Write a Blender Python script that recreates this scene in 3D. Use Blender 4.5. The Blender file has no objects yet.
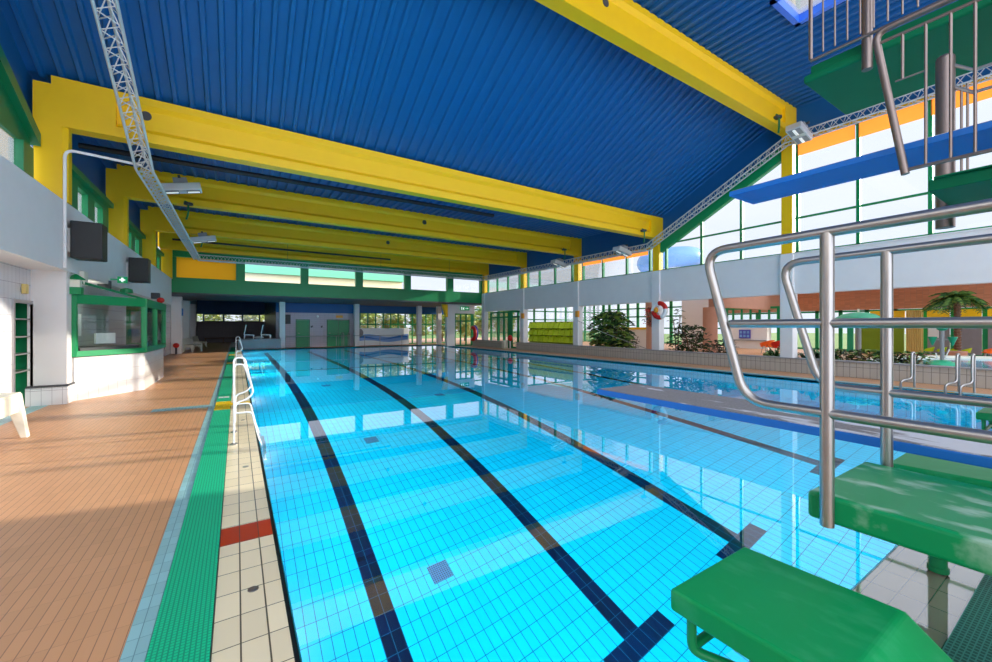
import bpy, math, random
from mathutils import Vector, Matrix
R = math.radians
random.seed(7)
scene = bpy.context.scene
col = scene.collection

# ------------------------------------------------------------------ helpers
def lin(r, g, b):
    f = lambda c: (c/255/12.92) if c/255 <= .04045 else ((c/255+.055)/1.055)**2.4
    return (f(r), f(g), f(b), 1)

class MB:
    def __init__(self):
        self.v, self.f, self.m = [], [], []
    def add(self, vs, fs, mi=0):
        n = len(self.v); self.v += [tuple(p) for p in vs]
        for q in fs: self.f.append(tuple(n+i for i in q)); self.m.append(mi)
        return self
    def box(self, x0, x1, y0, y1, z0, z1, mi=0):
        x0, x1 = min(x0, x1), max(x0, x1); y0, y1 = min(y0, y1), max(y0, y1); z0, z1 = min(z0, z1), max(z0, z1)
        vs = [(x, y, z) for z in (z0, z1) for y in (y0, y1) for x in (x0, x1)]
        return self.add(vs, [(0,2,3,1),(4,5,7,6),(0,1,5,4),(1,3,7,5),(3,2,6,7),(2,0,4,6)], mi)
    def quad(self, a, b, c, d, mi=0):
        return self.add([a, b, c, d], [(0,1,2,3)], mi)
    def bar(self, p0, p1, w, h, mi=0, up=(0,0,1)):
        p0, p1 = Vector(p0), Vector(p1); d = (p1-p0).normalized(); u = Vector(up)
        s = d.cross(u)
        if s.length < 1e-4: s = d.cross(Vector((1,0,0)))
        s.normalize(); u = s.cross(d).normalized()
        vs = []
        for p in (p0, p1):
            for a, b in ((-1,-1),(1,-1),(1,1),(-1,1)): vs.append(p+s*a*w/2+u*b*h/2)
        return self.add(vs, [(3,2,1,0),(4,5,6,7),(0,1,5,4),(1,2,6,5),(2,3,7,6),(3,0,4,7)], mi)
    def tube(self, pts, r, n=10, closed=False, mi=0, r1=None):
        pts = [Vector(p) for p in pts]; m = len(pts); rings = []
        t0 = (pts[1]-pts[0]).normalized()
        u = Vector((0,0,1)) if abs(t0.z) < .9 else Vector((1,0,0))
        u = (u-t0*u.dot(t0)).normalized()
        for i, p in enumerate(pts):
            if closed: t = (pts[(i+1)%m]-pts[i-1]).normalized()
            elif i == 0: t = t0
            elif i == m-1: t = (pts[-1]-pts[-2]).normalized()
            else: t = ((pts[i+1]-p).normalized()+(p-pts[i-1]).normalized()).normalized()
            u = (u-t*u.dot(t)).normalized(); w = t.cross(u)
            rr = r if r1 is None else r+(r1-r)*i/(m-1)
            rings.append([p+(u*math.cos(2*math.pi*k/n)+w*math.sin(2*math.pi*k/n))*rr for k in range(n)])
        vs = [q for rg in rings for q in rg]; fs = []
        for i in range(m if closed else m-1):
            j = (i+1) % m
            for k in range(n):
                k2 = (k+1) % n
                fs.append((i*n+k, i*n+k2, j*n+k2, j*n+k))
        if not closed:
            fs.append(tuple(range(n-1, -1, -1))); fs.append(tuple((m-1)*n+k for k in range(n)))
        return self.add(vs, fs, mi)
    def lathe(self, c, prof, n=24, mi=0):
        vs, fs = [], []
        for r, z in prof:
            for k in range(n):
                a = 2*math.pi*k/n; vs.append((c[0]+r*math.cos(a), c[1]+r*math.sin(a), c[2]+z))
        for i in range(len(prof)-1):
            for k in range(n):
                k2 = (k+1) % n; fs.append((i*n+k, i*n+k2, (i+1)*n+k2, (i+1)*n+k))
        fs.append(tuple(range(n-1, -1, -1))); fs.append(tuple((len(prof)-1)*n+k for k in range(n)))
        return self.add(vs, fs, mi)
    def prism(self, poly, axis, a, b, mi=0):
        """poly: 2D points in the two remaining axes (in x,y,z order), extruded along axis from a to b"""
        def P(p, t):
            return {'x': (t, p[0], p[1]), 'y': (p[0], t, p[1]), 'z': (p[0], p[1], t)}[axis]
        n = len(poly); vs = [P(p, a) for p in poly]+[P(p, b) for p in poly]
        fs = [tuple(range(n-1, -1, -1)), tuple(range(n, 2*n))]
        for i in range(n): j = (i+1) % n; fs.append((i, j, n+j, n+i))
        return self.add(vs, fs, mi)
    def ball(self, c, rx, ry, rz, n=12, m=8, mi=0):
        prof = []
        vs, fs = [], []
        for i in range(m+1):
            t = math.pi*i/m
            for k in range(n):
                a = 2*math.pi*k/n
                vs.append((c[0]+rx*math.sin(t)*math.cos(a), c[1]+ry*math.sin(t)*math.sin(a), c[2]-rz*math.cos(t)))
        for i in range(m):
            for k in range(n):
                k2 = (k+1) % n; fs.append((i*n+k, i*n+k2, (i+1)*n+k2, (i+1)*n+k))
        return self.add(vs, fs, mi)

def link_mesh(name, mb, mats, origin, smooth=False, bevel=0, fix=True):
    me = bpy.data.meshes.new(name)
    o3 = Vector(origin)
    me.from_pydata([tuple(Vector(p)-o3) for p in mb.v], [], mb.f)
    if not isinstance(mats, (list, tuple)): mats = [mats]
    for m in mats: me.materials.append(m)
    me.polygons.foreach_set('material_index', mb.m)
    me.update()
    if fix:
        import bmesh
        bm = bmesh.new(); bm.from_mesh(me)
        bmesh.ops.remove_doubles(bm, verts=bm.verts, dist=1e-5)
        bmesh.ops.triangulate(bm, faces=[q for q in bm.faces if len(q.verts) > 4])
        bmesh.ops.recalc_face_normals(bm, faces=bm.faces)
        bm.to_mesh(me); bm.free()
    if smooth:
        for p in me.polygons: p.use_smooth = True
        try: me.set_sharp_from_angle(angle=R(40))
        except Exception: pass
    ob = bpy.data.objects.new(name, me); col.objects.link(ob); ob.location = o3
    if bevel:
        b = ob.modifiers.new('bevel', 'BEVEL'); b.width = bevel; b.segments = 3; b.limit_method = 'ANGLE'; b.angle_limit = R(35)
    return ob

def base_of(mb):
    xs, ys, zs = zip(*mb.v)
    return ((min(xs)+max(xs))/2, (min(ys)+max(ys))/2, min(zs))

def tag(o, label=None, cat=None, group=None, kind=None):
    if label: o['label'] = label
    if cat: o['category'] = cat
    if group: o['group'] = group
    if kind: o['kind'] = kind
    return o

def struct(name, mb, mats, label=None, cat=None, smooth=False, fix=True, bevel=0):
    o = link_mesh(name, mb, mats, base_of(mb), smooth, bevel, fix)
    return tag(o, label, cat, None, 'structure')

def single(name, mb, mats, label, cat, group=None, smooth=False, bevel=0, kind='thing', fix=True):
    o = link_mesh(name, mb, mats, base_of(mb), smooth, bevel, fix)
    return tag(o, label, cat, group, kind)

def thing(name, label, cat, loc, group=None, kind='thing'):
    o = bpy.data.objects.new(name, None); col.objects.link(o)
    o.empty_display_size = .1; o.location = loc
    return tag(o, label, cat, group, kind)

def wloc(o):
    v = Vector(o.location)
    while o.parent: o = o.parent; v += Vector(o.location)
    return v

def part(name, mb, mats, parent, smooth=False, bevel=0, label=None, fix=True):
    w = wloc(parent)
    o = link_mesh(name, mb, mats, w, smooth, bevel, fix)
    o.location = (0, 0, 0); o.parent = parent
    if label: o['label'] = label
    return o

def copy_tree(o, parent=None, loc=None, label=None):
    c = o.copy(); col.objects.link(c)
    if parent is not None: c.parent = parent
    if loc is not None: c.location = loc
    if label: c['label'] = label
    for ch in list(o.children): copy_tree(ch, c)
    return c

def arc(c, r, a0, a1, n, plane='yz'):
    out = []
    for i in range(n+1):
        a = R(a0+(a1-a0)*i/n); s, t = r*math.cos(a), r*math.sin(a)
        out.append({'yz': (c[0], c[1]+s, c[2]+t), 'xz': (c[0]+s, c[1], c[2]+t), 'xy': (c[0]+s, c[1]+t, c[2])}[plane])
    return out

def rounded(pts, r, n=5):
    """polyline with rounded corners"""
    pts = [Vector(p) for p in pts]; out = [pts[0]]
    for i in range(1, len(pts)-1):
        p = pts[i]; a = (pts[i-1]-p); b = (pts[i+1]-p)
        ra = min(r, a.length*.45, b.length*.45)
        A = p+a.normalized()*ra; B = p+b.normalized()*ra
        for k in range(n+1):
            t = k/n; out.append(A*(1-t)**2+p*2*t*(1-t)+B*t*t)
    out.append(pts[-1]); return out

# ------------------------------------------------------------------ materials
def new_mat(name):
    m = bpy.data.materials.new(name); m.use_nodes = True
    nt = m.node_tree; return m, nt, nt.nodes['Principled BSDF']

def N(nt, t, **kw):
    n = nt.nodes.new(t)
    for k, v in kw.items(): setattr(n, k, v)
    return n

def math_n(nt, op, a, b=None, c=None):
    n = N(nt, 'ShaderNodeMath', operation=op)
    for i, x in enumerate((a, b, c)):
        if x is None: continue
        if isinstance(x, (int, float)): n.inputs[i].default_value = x
        else: nt.links.new(x, n.inputs[i])
    return n.outputs[0]

def mixc(nt, f, a, b):
    n = N(nt, 'ShaderNodeMix', data_type='RGBA')
    for i, x in ((0, f), (6, a), (7, b)):
        if isinstance(x, (int, float, tuple)): n.inputs[i].default_value = x
        else: nt.links.new(x, n.inputs[i])
    return n.outputs[2]

def paint(name, c, rough=.5, var=.12, scale=3.0, metal=0, spec=.5, bump=0):
    m, nt, b = new_mat(name)
    tc = N(nt, 'ShaderNodeTexCoord'); nz = N(nt, 'ShaderNodeTexNoise')
    nz.inputs['Scale'].default_value = scale; nz.inputs['Detail'].default_value = 4
    nt.links.new(tc.outputs['Object'], nz.inputs['Vector'])
    c2 = tuple(x*(1-var) for x in c[:3])+(1,); c1 = tuple(min(1, x*(1+var*.6)) for x in c[:3])+(1,)
    nt.links.new(mixc(nt, nz.outputs['Fac'], c1, c2), b.inputs['Base Color'])
    b.inputs['Roughness'].default_value = rough; b.inputs['Metallic'].default_value = metal
    b.inputs['Specular IOR Level'].default_value = spec
    if bump:
        bp = N(nt, 'ShaderNodeBump'); bp.inputs['Strength'].default_value = bump; bp.inputs['Distance'].default_value = .02
        nz2 = N(nt, 'ShaderNodeTexNoise'); nz2.inputs['Scale'].default_value = scale*12
        nt.links.new(tc.outputs['Object'], nz2.inputs['Vector'])
        nt.links.new(nz2.outputs['Fac'], bp.inputs['Height']); nt.links.new(bp.outputs[0], b.inputs['Normal'])
    return m

def tiles(name, c, grout, axes, size, gw, off=(0, 0), rough=.3, var=.08, wear=.1, spec=.5, stagger=0):
    m, nt, b = new_mat(name)
    geo = N(nt, 'ShaderNodeNewGeometry'); sep = N(nt, 'ShaderNodeSeparateXYZ')
    nt.links.new(geo.outputs['Position'], sep.inputs[0])
    fac, ids = None, []
    for k in range(2):
        p = sep.outputs['XYZ'.index(axes[k])]
        u = math_n(nt, 'DIVIDE', math_n(nt, 'SUBTRACT', p, off[k]), size[k])
        fu = math_n(nt, 'FRACT', u); ids.append(math_n(nt, 'FLOOR', u))
        d = math_n(nt, 'MULTIPLY', math_n(nt, 'MINIMUM', fu, math_n(nt, 'SUBTRACT', 1.0, fu)), size[k])
        g = gw[k] if isinstance(gw, tuple) else gw
        l = math_n(nt, 'LESS_THAN', d, g/2)
        fac = l if fac is None else math_n(nt, 'MAXIMUM', fac, l)
    cmb = N(nt, 'ShaderNodeCombineXYZ'); nt.links.new(ids[0], cmb.inputs[0]); nt.links.new(ids[1], cmb.inputs[1])
    wn = N(nt, 'ShaderNodeTexWhiteNoise', noise_dimensions='2D'); nt.links.new(cmb.outputs[0], wn.inputs['Vector'])
    c2 = tuple(x*(1-var*2) for x in c[:3])+(1,)
    base = mixc(nt, wn.outputs['Value'], c, c2)
    if wear:
        nz = N(nt, 'ShaderNodeTexNoise'); nz.inputs['Scale'].default_value = .6; nz.inputs['Detail'].default_value = 6
        nt.links.new(geo.outputs['Position'], nz.inputs['Vector'])
        w = math_n(nt, 'MULTIPLY', nz.outputs['Fac'], wear*2)
        base = mixc(nt, w, base, tuple(x*.55 for x in c[:3])+(1,))
    nt.links.new(mixc(nt, fac, base, grout), b.inputs['Base Color'])
    b.inputs['Roughness'].default_value = rough; b.inputs['Specular IOR Level'].default_value = spec
    return m

def pane_mat(name, tint=(1, 1, 1, 1), refl=.6, veil=None):
    m = bpy.data.materials.new(name); m.use_nodes = True; nt = m.node_tree; nt.nodes.clear()
    out = N(nt, 'ShaderNodeOutputMaterial'); mx = N(nt, 'ShaderNodeMixShader')
    tr = N(nt, 'ShaderNodeBsdfTransparent'); tr.inputs[0].default_value = tint
    gl = N(nt, 'ShaderNodeBsdfGlossy'); gl.inputs['Roughness'].default_value = .02
    fr = N(nt, 'ShaderNodeFresnel'); fr.inputs['IOR'].default_value = 1.45
    nt.links.new(math_n(nt, 'MULTIPLY', fr.outputs[0], refl), mx.inputs[0])
    nt.links.new(tr.outputs[0], mx.inputs[1]); nt.links.new(gl.outputs[0], mx.inputs[2])
    nt.links.new(mx.outputs[0], out.inputs[0]); return m

def water_mat(name):
    m = bpy.data.materials.new(name); m.use_nodes = True; nt = m.node_tree; nt.nodes.clear()
    out = N(nt, 'ShaderNodeOutputMaterial')
    gl = N(nt, 'ShaderNodeBsdfGlossy'); gl.inputs['Roughness'].default_value = 0; gl.inputs['Color'].default_value = (1, 1, 1, 1)
    rf = N(nt, 'ShaderNodeBsdfRefraction'); rf.inputs['IOR'].default_value = 1.333; rf.inputs['Roughness'].default_value = 0; rf.inputs['Color'].default_value = (1, 1, 1, 1)
    fr = N(nt, 'ShaderNodeFresnel'); fr.inputs['IOR'].default_value = SHEEN
    mx = N(nt, 'ShaderNodeMixShader'); nt.links.new(fr.outputs[0], mx.inputs[0]); nt.links.new(rf.outputs[0], mx.inputs[1]); nt.links.new(gl.outputs[0], mx.inputs[2])
    geo = N(nt, 'ShaderNodeNewGeometry'); nz = N(nt, 'ShaderNodeTexNoise'); nz.inputs['Scale'].default_value = 3.5
    nz.inputs['Detail'].default_value = 2
    nt.links.new(geo.outputs['Position'], nz.inputs['Vector'])
    bp = N(nt, 'ShaderNodeBump'); bp.inputs['Strength'].default_value = WAVE; bp.inputs['Distance'].default_value = .01
    nt.links.new(nz.outputs['Fac'], bp.inputs['Height']); [nt.links.new(bp.outputs[0], k.inputs['Normal']) for k in (gl, rf, fr)]
    nt.links.new(mx.outputs[0], out.inputs[0]); return m

def emit_mat(name, c, s):
    m, nt, b = new_mat(name); b.inputs['Base Color'].default_value = c
    b.inputs['Emission Color'].default_value = c; b.inputs['Emission Strength'].default_value = s; return m

def ribbed(name, c1, c2, axis, pitch, rough=.6):
    """fine moulded ribs (drain mats)"""
    m, nt, b = new_mat(name)
    geo = N(nt, 'ShaderNodeNewGeometry'); sep = N(nt, 'ShaderNodeSeparateXYZ'); nt.links.new(geo.outputs['Position'], sep.inputs[0])
    u = math_n(nt, 'FRACT', math_n(nt, 'DIVIDE', sep.outputs['XYZ'.index(axis[0])], pitch[0]))
    v = math_n(nt, 'FRACT', math_n(nt, 'DIVIDE', sep.outputs['XYZ'.index(axis[1])], pitch[1]))
    f = math_n(nt, 'MAXIMUM', math_n(nt, 'LESS_THAN', u, .33), math_n(nt, 'LESS_THAN', v, .25))
    nt.links.new(mixc(nt, f, c1, c2), b.inputs['Base Color']); b.inputs['Roughness'].default_value = rough
    return m

WAVE = .012
SHEEN = 1.72
M = {}
M['yellow'] = paint('yellow_paint', lin(255, 200, 0), .45, .06)
M['blue_roof'] = paint('blue_sheet', lin(0, 92, 156), .5, .08, 1.5)
M['blue'] = paint('blue_paint', lin(0, 104, 190), .5, .06)
M['green'] = paint('green_paint', lin(0, 140, 80), .4, .06)
M['green_shaded'] = paint('green_platform_shaded', lin(0, 112, 72), .6, .06, spec=.2)  # same green paint, darkened in colour for the shade under the high platforms
M['green_dark'] = paint('green_frame', lin(0, 118, 72), .4, .08)
M['white'] = paint('white_plaster', lin(236, 232, 230), .7, .05)
M['white_gloss'] = paint('white_enamel', lin(240, 240, 238), .3, .03)
M['plastic'] = paint('cream_plastic', lin(236, 232, 214), .4, .04)
M['truss'] = paint('aluminium', lin(215, 215, 215), .4, .06, metal=.3)
M['steel_dark'] = paint('dull_steel', lin(140, 124, 118), .4, .1, 20, metal=.8)
M['steel'] = paint('brushed_steel', lin(172, 168, 166), .3, .1, 20, metal=.9)
M['steel_white'] = paint('white_tube', lin(240, 240, 240), .25, .04)
M['black'] = paint('black_plastic', lin(34, 34, 36), .5, .2)
M['dark'] = paint('dark_grey', lin(70, 70, 74), .6, .1)
M['grey'] = paint('grey_paint', lin(150, 150, 152), .6, .08)
M['concrete'] = paint('grey_concrete', lin(140, 134, 138), .8, .15)
M['orange'] = paint('orange_timber', lin(250, 165, 50), .5, .08)
M['red'] = paint('red_paint', lin(214, 36, 30), .45, .06)
M['orange_plastic'] = paint('orange_plastic', lin(250, 110, 30), .4, .05)
M['lime'] = paint('lime_plastic', lin(190, 215, 20), .45, .05)
M['lime_dark'] = paint('lime_dark', lin(120, 145, 10), .5, .08)
M['cream'] = paint('cream_render', lin(246, 228, 186), .8, .05)
M['curtain'] = paint('curtain', lin(232, 206, 130), .8, .08)
M['mint'] = paint('mint_fascia', lin(120, 205, 165), .6, .05)
M['brick'] = tiles('brick', lin(214, 140, 104), lin(176, 128, 104), 'YZ', (.25, .08), .012, rough=.8, var=.1)
M['brick_round'] = paint('pink_render', lin(200, 150, 128), .8, .1)
M['deck'] = tiles('deck_tile', lin(226, 168, 122), lin(152, 106, 78), 'XY', (.06, .24), (.004, .0015), rough=.42, var=.05, wear=.16)
M['deck_blue'] = tiles('pale_blue_tile', lin(158, 208, 212), lin(96, 140, 148), 'XY', (.052, .13), (.004, .003), (-.474, 0), rough=.4)
M['coping'] = tiles('coping_tile', lin(255, 238, 200), lin(92, 82, 66), 'XY', (.1235, .24), (.008, .006), (-.107, 2.407), rough=.3, var=.06)
M['coping_red'] = tiles('coping_red', lin(200, 58, 20), lin(92, 70, 60), 'XY', (.1235, .3), .006, (-.107, 3.54), rough=.35)
def wet(m):
    b = m.node_tree.nodes['Principled BSDF']; b.inputs['Coat Weight'].default_value = 1; b.inputs['Coat IOR'].default_value = 2.3; b.inputs['Coat Roughness'].default_value = .02; return m
M['coping_near'] = tiles('wet_coping', lin(170, 156, 134), lin(96, 86, 76), 'XY', (.24, .1235), .006, rough=.04, var=.04, spec=1.0)
wet(M['coping_near'])
M['mat'] = ribbed('green_mat', lin(0, 200, 142), lin(0, 152, 112), 'XY', (.022, .022))
M['mat_dark'] = ribbed('green_mat_dark', lin(0, 96, 76), lin(60, 150, 128), 'XY', (.03, .02))
M['mat_yellow'] = ribbed('yellow_mat', lin(255, 214, 0), lin(210, 170, 0), 'XY', (.022, .022))
M['pool'] = tiles('pool_tile', lin(0, 218, 252), lin(0, 110, 150), 'XY', (.125, .25), (.009, .009), (.05, 0), rough=.3, var=.04, wear=.04)
M['pool_wall'] = tiles('pool_wall_tile', lin(0, 218, 252), lin(0, 110, 150), 'YZ', (.25, .125), .009, rough=.3, var=.04, wear=.04)
M['pool_wall_x'] = tiles('pool_wall_tile_x', lin(0, 218, 252), lin(0, 110, 150), 'XZ', (.25, .125), .009, rough=.3, var=.04, wear=.04)
M['lane'] = tiles('lane_tile', lin(6, 16, 56), lin(20, 90, 120), 'XY', (.125, .25), (.009, .009), (.05, 0), rough=.3, var=.3, wear=0)
M['grate'] = tiles('grate', lin(20, 70, 110), lin(60, 140, 190), 'XY', (.03, .03), .01, rough=.4)
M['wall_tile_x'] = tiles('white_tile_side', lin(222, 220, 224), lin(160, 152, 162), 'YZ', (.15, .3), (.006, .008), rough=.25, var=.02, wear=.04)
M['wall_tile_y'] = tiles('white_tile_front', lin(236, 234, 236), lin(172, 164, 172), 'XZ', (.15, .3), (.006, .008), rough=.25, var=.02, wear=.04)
M['bench_tile'] = tiles('bench_tile', lin(196, 188, 176), lin(120, 112, 104), 'YZ', (.16, .32), .012, rough=.4, var=.04)
M['purple_tile'] = tiles('lilac_tile', lin(196, 184, 196), lin(150, 140, 152), 'XZ', (.3, .15), .008, rough=.35, var=.03)
M['dark_tile'] = tiles('dark_tile', lin(110, 98, 104), lin(80, 72, 78), 'XZ', (.3, .15), .008, rough=.4, var=.03)
M['edge_tile'] = tiles('slate_edge_tile', lin(86, 104, 118), lin(50, 60, 70), 'XY', (.12, .12), .01, rough=.3)
M['pane'] = pane_mat('window_glass')
M['pane_dim'] = pane_mat('booth_glass', (.94, .97, .96, 1), .7)
M['water'] = water_mat('water')
M['leaf'] = paint('leaf_green', lin(52, 98, 40), .5, .35, 8)
M['leaf_light'] = paint('leaf_light', lin(120, 150, 60), .5, .3, 8)
M['tree_leaf'] = paint('tree_leaf', lin(186, 206, 120), .6, .3, 6); M['tree_light'] = paint('tree_light', lin(214, 216, 140), .6, .25, 6)
M['leaf_dark'] = paint('leaf_dark', lin(34, 58, 34), .5, .35, 8)
M['bark'] = paint('bark', lin(120, 84, 62), .8, .3, 10)
M['grass'] = paint('grass', lin(110, 140, 70), .9, .3, .5)
M['kid_pool'] = paint('paddling_water', lin(110, 196, 232), .08, .12, .8)
M['mint_plastic'] = paint('mint_plastic', lin(60, 186, 140), .35, .06)
M['teal_plastic'] = paint('teal_plastic', lin(10, 150, 110), .35, .06)
M['slide_blue'] = paint('slide_blue', lin(120, 166, 226), .25, .12)
M['purple'] = paint('violet_blue', lin(60, 62, 180), .45, .05)
M['sign_green'] = emit_mat('sign_green', lin(0, 150, 90), .35)
M['sign_white'] = emit_mat('sign_white', lin(240, 250, 245), .6)
M['lens'] = emit_mat('lamp_lens', (1, .97, .9, 1), .45)

def blind(name, c):
    m = bpy.data.materials.new(name); m.use_nodes = True; nt = m.node_tree; nt.nodes.clear()
    out = N(nt, 'ShaderNodeOutputMaterial'); mx = N(nt, 'ShaderNodeMixShader'); mx.inputs[0].default_value = .6
    df = N(nt, 'ShaderNodeBsdfDiffuse'); df.inputs[0].default_value = c; tl = N(nt, 'ShaderNodeBsdfTranslucent'); tl.inputs[0].default_value = c
    nt.links.new(df.outputs[0], mx.inputs[1]); nt.links.new(tl.outputs[0], mx.inputs[2]); nt.links.new(mx.outputs[0], out.inputs[0]); return m
M['orange_blind'] = blind('orange_blind', lin(255, 180, 40))
M['amber_blind'] = blind('amber_blind', lin(238, 142, 58))
# board top: grey grit with pale worn streaks
def grit():
    m, nt, b = new_mat('board_grit')
    tc = N(nt, 'ShaderNodeNewGeometry'); mp = N(nt, 'ShaderNodeMapping'); mp.inputs['Scale'].default_value = (5, 1.6, 1)
    nt.links.new(tc.outputs['Position'], mp.inputs['Vector'])
    nz = N(nt, 'ShaderNodeTexNoise'); nz.inputs['Scale'].default_value = 2.2; nz.inputs['Detail'].default_value = 8
    nt.links.new(mp.outputs[0], nz.inputs['Vector'])
    sep = N(nt, 'ShaderNodeSeparateXYZ'); nt.links.new(tc.outputs['Position'], sep.inputs[0])
    mr = N(nt, 'ShaderNodeMapRange'); nt.links.new(sep.outputs['Y'], mr.inputs['Value'])
    mr.inputs['From Min'].default_value = 1.5; mr.inputs['From Max'].default_value = .7
    mr.inputs['To Min'].default_value = -.12; mr.inputs['To Max'].default_value = .06
    s = math_n(nt, 'ADD', nz.outputs['Fac'], mr.outputs[0])
    f = N(nt, 'ShaderNodeMapRange'); nt.links.new(s, f.inputs['Value'])
    f.inputs['From Min'].default_value = .5; f.inputs['From Max'].default_value = .56
    n2 = N(nt, 'ShaderNodeTexNoise'); n2.inputs['Scale'].default_value = 90
    nt.links.new(tc.outputs['Position'], n2.inputs['Vector'])
    g = mixc(nt, n2.outputs['Fac'], lin(96, 92, 94), lin(162, 158, 160))
    nt.links.new(mixc(nt, f.outputs[0], g, lin(206, 206, 212)), b.inputs['Base Color'])
    b.inputs['Roughness'].default_value = .8; return m
M['grit'] = grit()

def worn(name, c, w, amount):
    m, nt, b = new_mat(name)
    tc = N(nt, 'ShaderNodeNewGeometry'); mp = N(nt, 'ShaderNodeMapping'); mp.inputs['Scale'].default_value = (6, 3, 3)
    mp.inputs['Rotation'].default_value = (0, 0, .5)
    nt.links.new(tc.outputs['Position'], mp.inputs['Vector'])
    nz = N(nt, 'ShaderNodeTexNoise'); nz.inputs['Scale'].default_value = 2.5; nz.inputs['Detail'].default_value = 7
    nt.links.new(mp.outputs[0], nz.inputs['Vector'])
    f = N(nt, 'ShaderNodeMapRange'); nt.links.new(nz.outputs['Fac'], f.inputs['Value'])
    f.inputs['From Min'].default_value = .52; f.inputs['From Max'].default_value = .75; f.inputs['To Max'].default_value = amount
    nt.links.new(mixc(nt, f.outputs[0], c, w), b.inputs['Base Color']); b.inputs['Roughness'].default_value = .4; b.inputs['Specular IOR Level'].default_value = .3
    return m
M['block'] = worn('green_grp', lin(0, 146, 80), lin(90, 180, 136), .3)
M['block_worn'] = worn('green_grp_worn', lin(0, 138, 82), lin(180, 204, 190), .8)

# ------------------------------------------------------------------ dimensions
WZ = -.05                       # water level
PX0, PX1, PY0, PY1 = .262, 14.3, .9, 31.9
COLY = [6.4, 11.65, 16.85, 22.0, 27.1]
FLOOR_PROF = [(PY0, -3.9), (3.3, -3.85), (8.25, -3.25), (12.0, -2.6), (18.3, -1.75), (PY1, -1.25)]
def floor_z(y):
    for (a, za), (b, zb) in zip(FLOOR_PROF, FLOOR_PROF[1:]):
        if a <= y <= b: return za+(zb-za)*(y-a)/(b-a)
    return FLOOR_PROF[-1][1]

# ------------------------------------------------------------------ pool and decks
b = MB()
for (y0, z0), (y1, z1) in zip(FLOOR_PROF, FLOOR_PROF[1:]):
    b.quad((PX0, y0, z0), (PX1, y0, z0), (PX1, y1, z1), (PX0, y1, z1), 0)
    for x in (PX0, PX1): b.quad((x, y0, z0), (x, y1, z1), (x, y1, .0), (x, y0, .0), 1)
for y, z in (FLOOR_PROF[0], FLOOR_PROF[-1]): b.quad((PX0, y, z), (PX1, y, z), (PX1, y, 0), (PX0, y, 0), 2)
LANES = [1.55, 4.05, 6.45, 9.7, 12.2]
def stripe(x0, x1, y0, y1):
    ys = [y0]+[y for y, _ in FLOOR_PROF if y0 < y < y1]+[y1]
    for a, c in zip(ys, ys[1:]):
        b.quad((x0, a, floor_z(a)+.004), (x1, a, floor_z(a)+.004), (x1, c, floor_z(c)+.004), (x0, c, floor_z(c)+.004), 3)
q = lambda x: .05+round((x-.05)/.125)*.125
for L in LANES:
    x0 = q(L-.125); stripe(x0, x0+.25, 3.25, PY1-2)
for L in LANES: stripe(q(L-.5), q(L-.125)+.625, 3.0, 3.25)
stripe(q(.3), q(14.2), 18.25, 18.5)
struct('pool_basin', b, [M['pool'], M['pool_wall'], M['pool_wall_x'], M['lane']], 'blue tiled swimming pool basin with dark lane lines under the water', 'pool', fix=False)
for x, y in ((2.4, 5.2), (2.5, 9.0), (2.5, 14.4), (5.3, 11.5)):
    g = MB(); z = floor_z(y); dz = floor_z(y+.2)-floor_z(y-.2)
    g.add([(x-.14, y-.14, z-dz*.35+.006), (x+.14, y-.14, z-dz*.35+.006), (x+.14, y+.14, z+dz*.35+.006), (x-.14, y+.14, z+dz*.35+.006),
           (x-.14, y-.14, z-dz*.35-.03), (x+.14, y-.14, z-dz*.35-.03), (x+.14, y+.14, z+dz*.35-.03), (x-.14, y+.14, z+dz*.35-.03)],
          [(0,1,2,3),(7,6,5,4),(0,4,5,1),(1,5,6,2),(2,6,7,3),(3,7,4,0)])
    nm = {5.2: 'square drain grate on the pool floor, the nearest one to the deep end', 9.0: 'square drain grate between the first two lane lines, second from the camera',
          14.4: 'square drain grate on the pool floor farthest from the deep end', 11.5: 'square drain grate between the second and third lane lines'}[y]
    single('drain_grate', g, M['grate'], nm, 'drain', 'drain grates on the pool floor')
w = MB(); w.quad((PX0-.02, PY0-.02, WZ), (PX1+.02, PY0-.02, WZ), (PX1+.02, PY1+.02, WZ), (PX0-.02, PY1+.02, WZ))
struct('pool_water', w, M['water'], 'still clear water filling the swimming pool', 'water', fix=False)

f = MB()
def slab(x0, x1, y0, y1, mi=0, z0=-.2, z1=0): f.box(x0, x1, y0, y1, z0, z1, mi)
slab(-3.7, -.474, -6, 48, 0); slab(-.474, -.37, -6, 48, 1)
slab(-.107, PX0-.03, -6, .5, 0)
slab(-.107, 33, PY1+.35, 48, 0)
slab(14.75, 33, -6, PY1+.35, 0)
slab(PX0-.03, 14.75, -6, -.3, 0)
slab(-.37, -.107, -6, 48, 1, -.2, -.012)
f.box(-1.35, -.474, 9.75, 10.05, -.05, .003, 1)          # pale blue cross band on the deck
f.box(-3.45, -3.2, 5, 11.75, -.05, .0025, 1)          # pale blue band along the tiled wall
struct('floor', f, [M['deck'], M['deck_blue']], 'orange tiled pool deck with pale blue borders', 'floor')
c = MB()
c.box(-.107, PX0-.03, .5, 3.535, -.2, .0, 0); c.box(-.107, PX0-.03, 3.835, PY1+.35, -.2, .0, 0)
c.box(-.107, PX0-.03, 3.535, 3.835, -.2, .0005, 1)
c.box(-.107, PX0-.03, 9.75, 10.05, -.1, .002, 2)
struct('trim_1', c, [M['coping'], M['coping_red'], M['mat_yellow']], 'beige tiled coping along the long pool edge beside the green mat', 'pool coping')
c = MB(); c.box(PX0-.03, 14.75, .49, PY0, -.2, -.012)
struct('trim_2', c, M['coping_near'], 'wet pale tiled coping at the diving end of the pool', 'pool coping')
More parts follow.
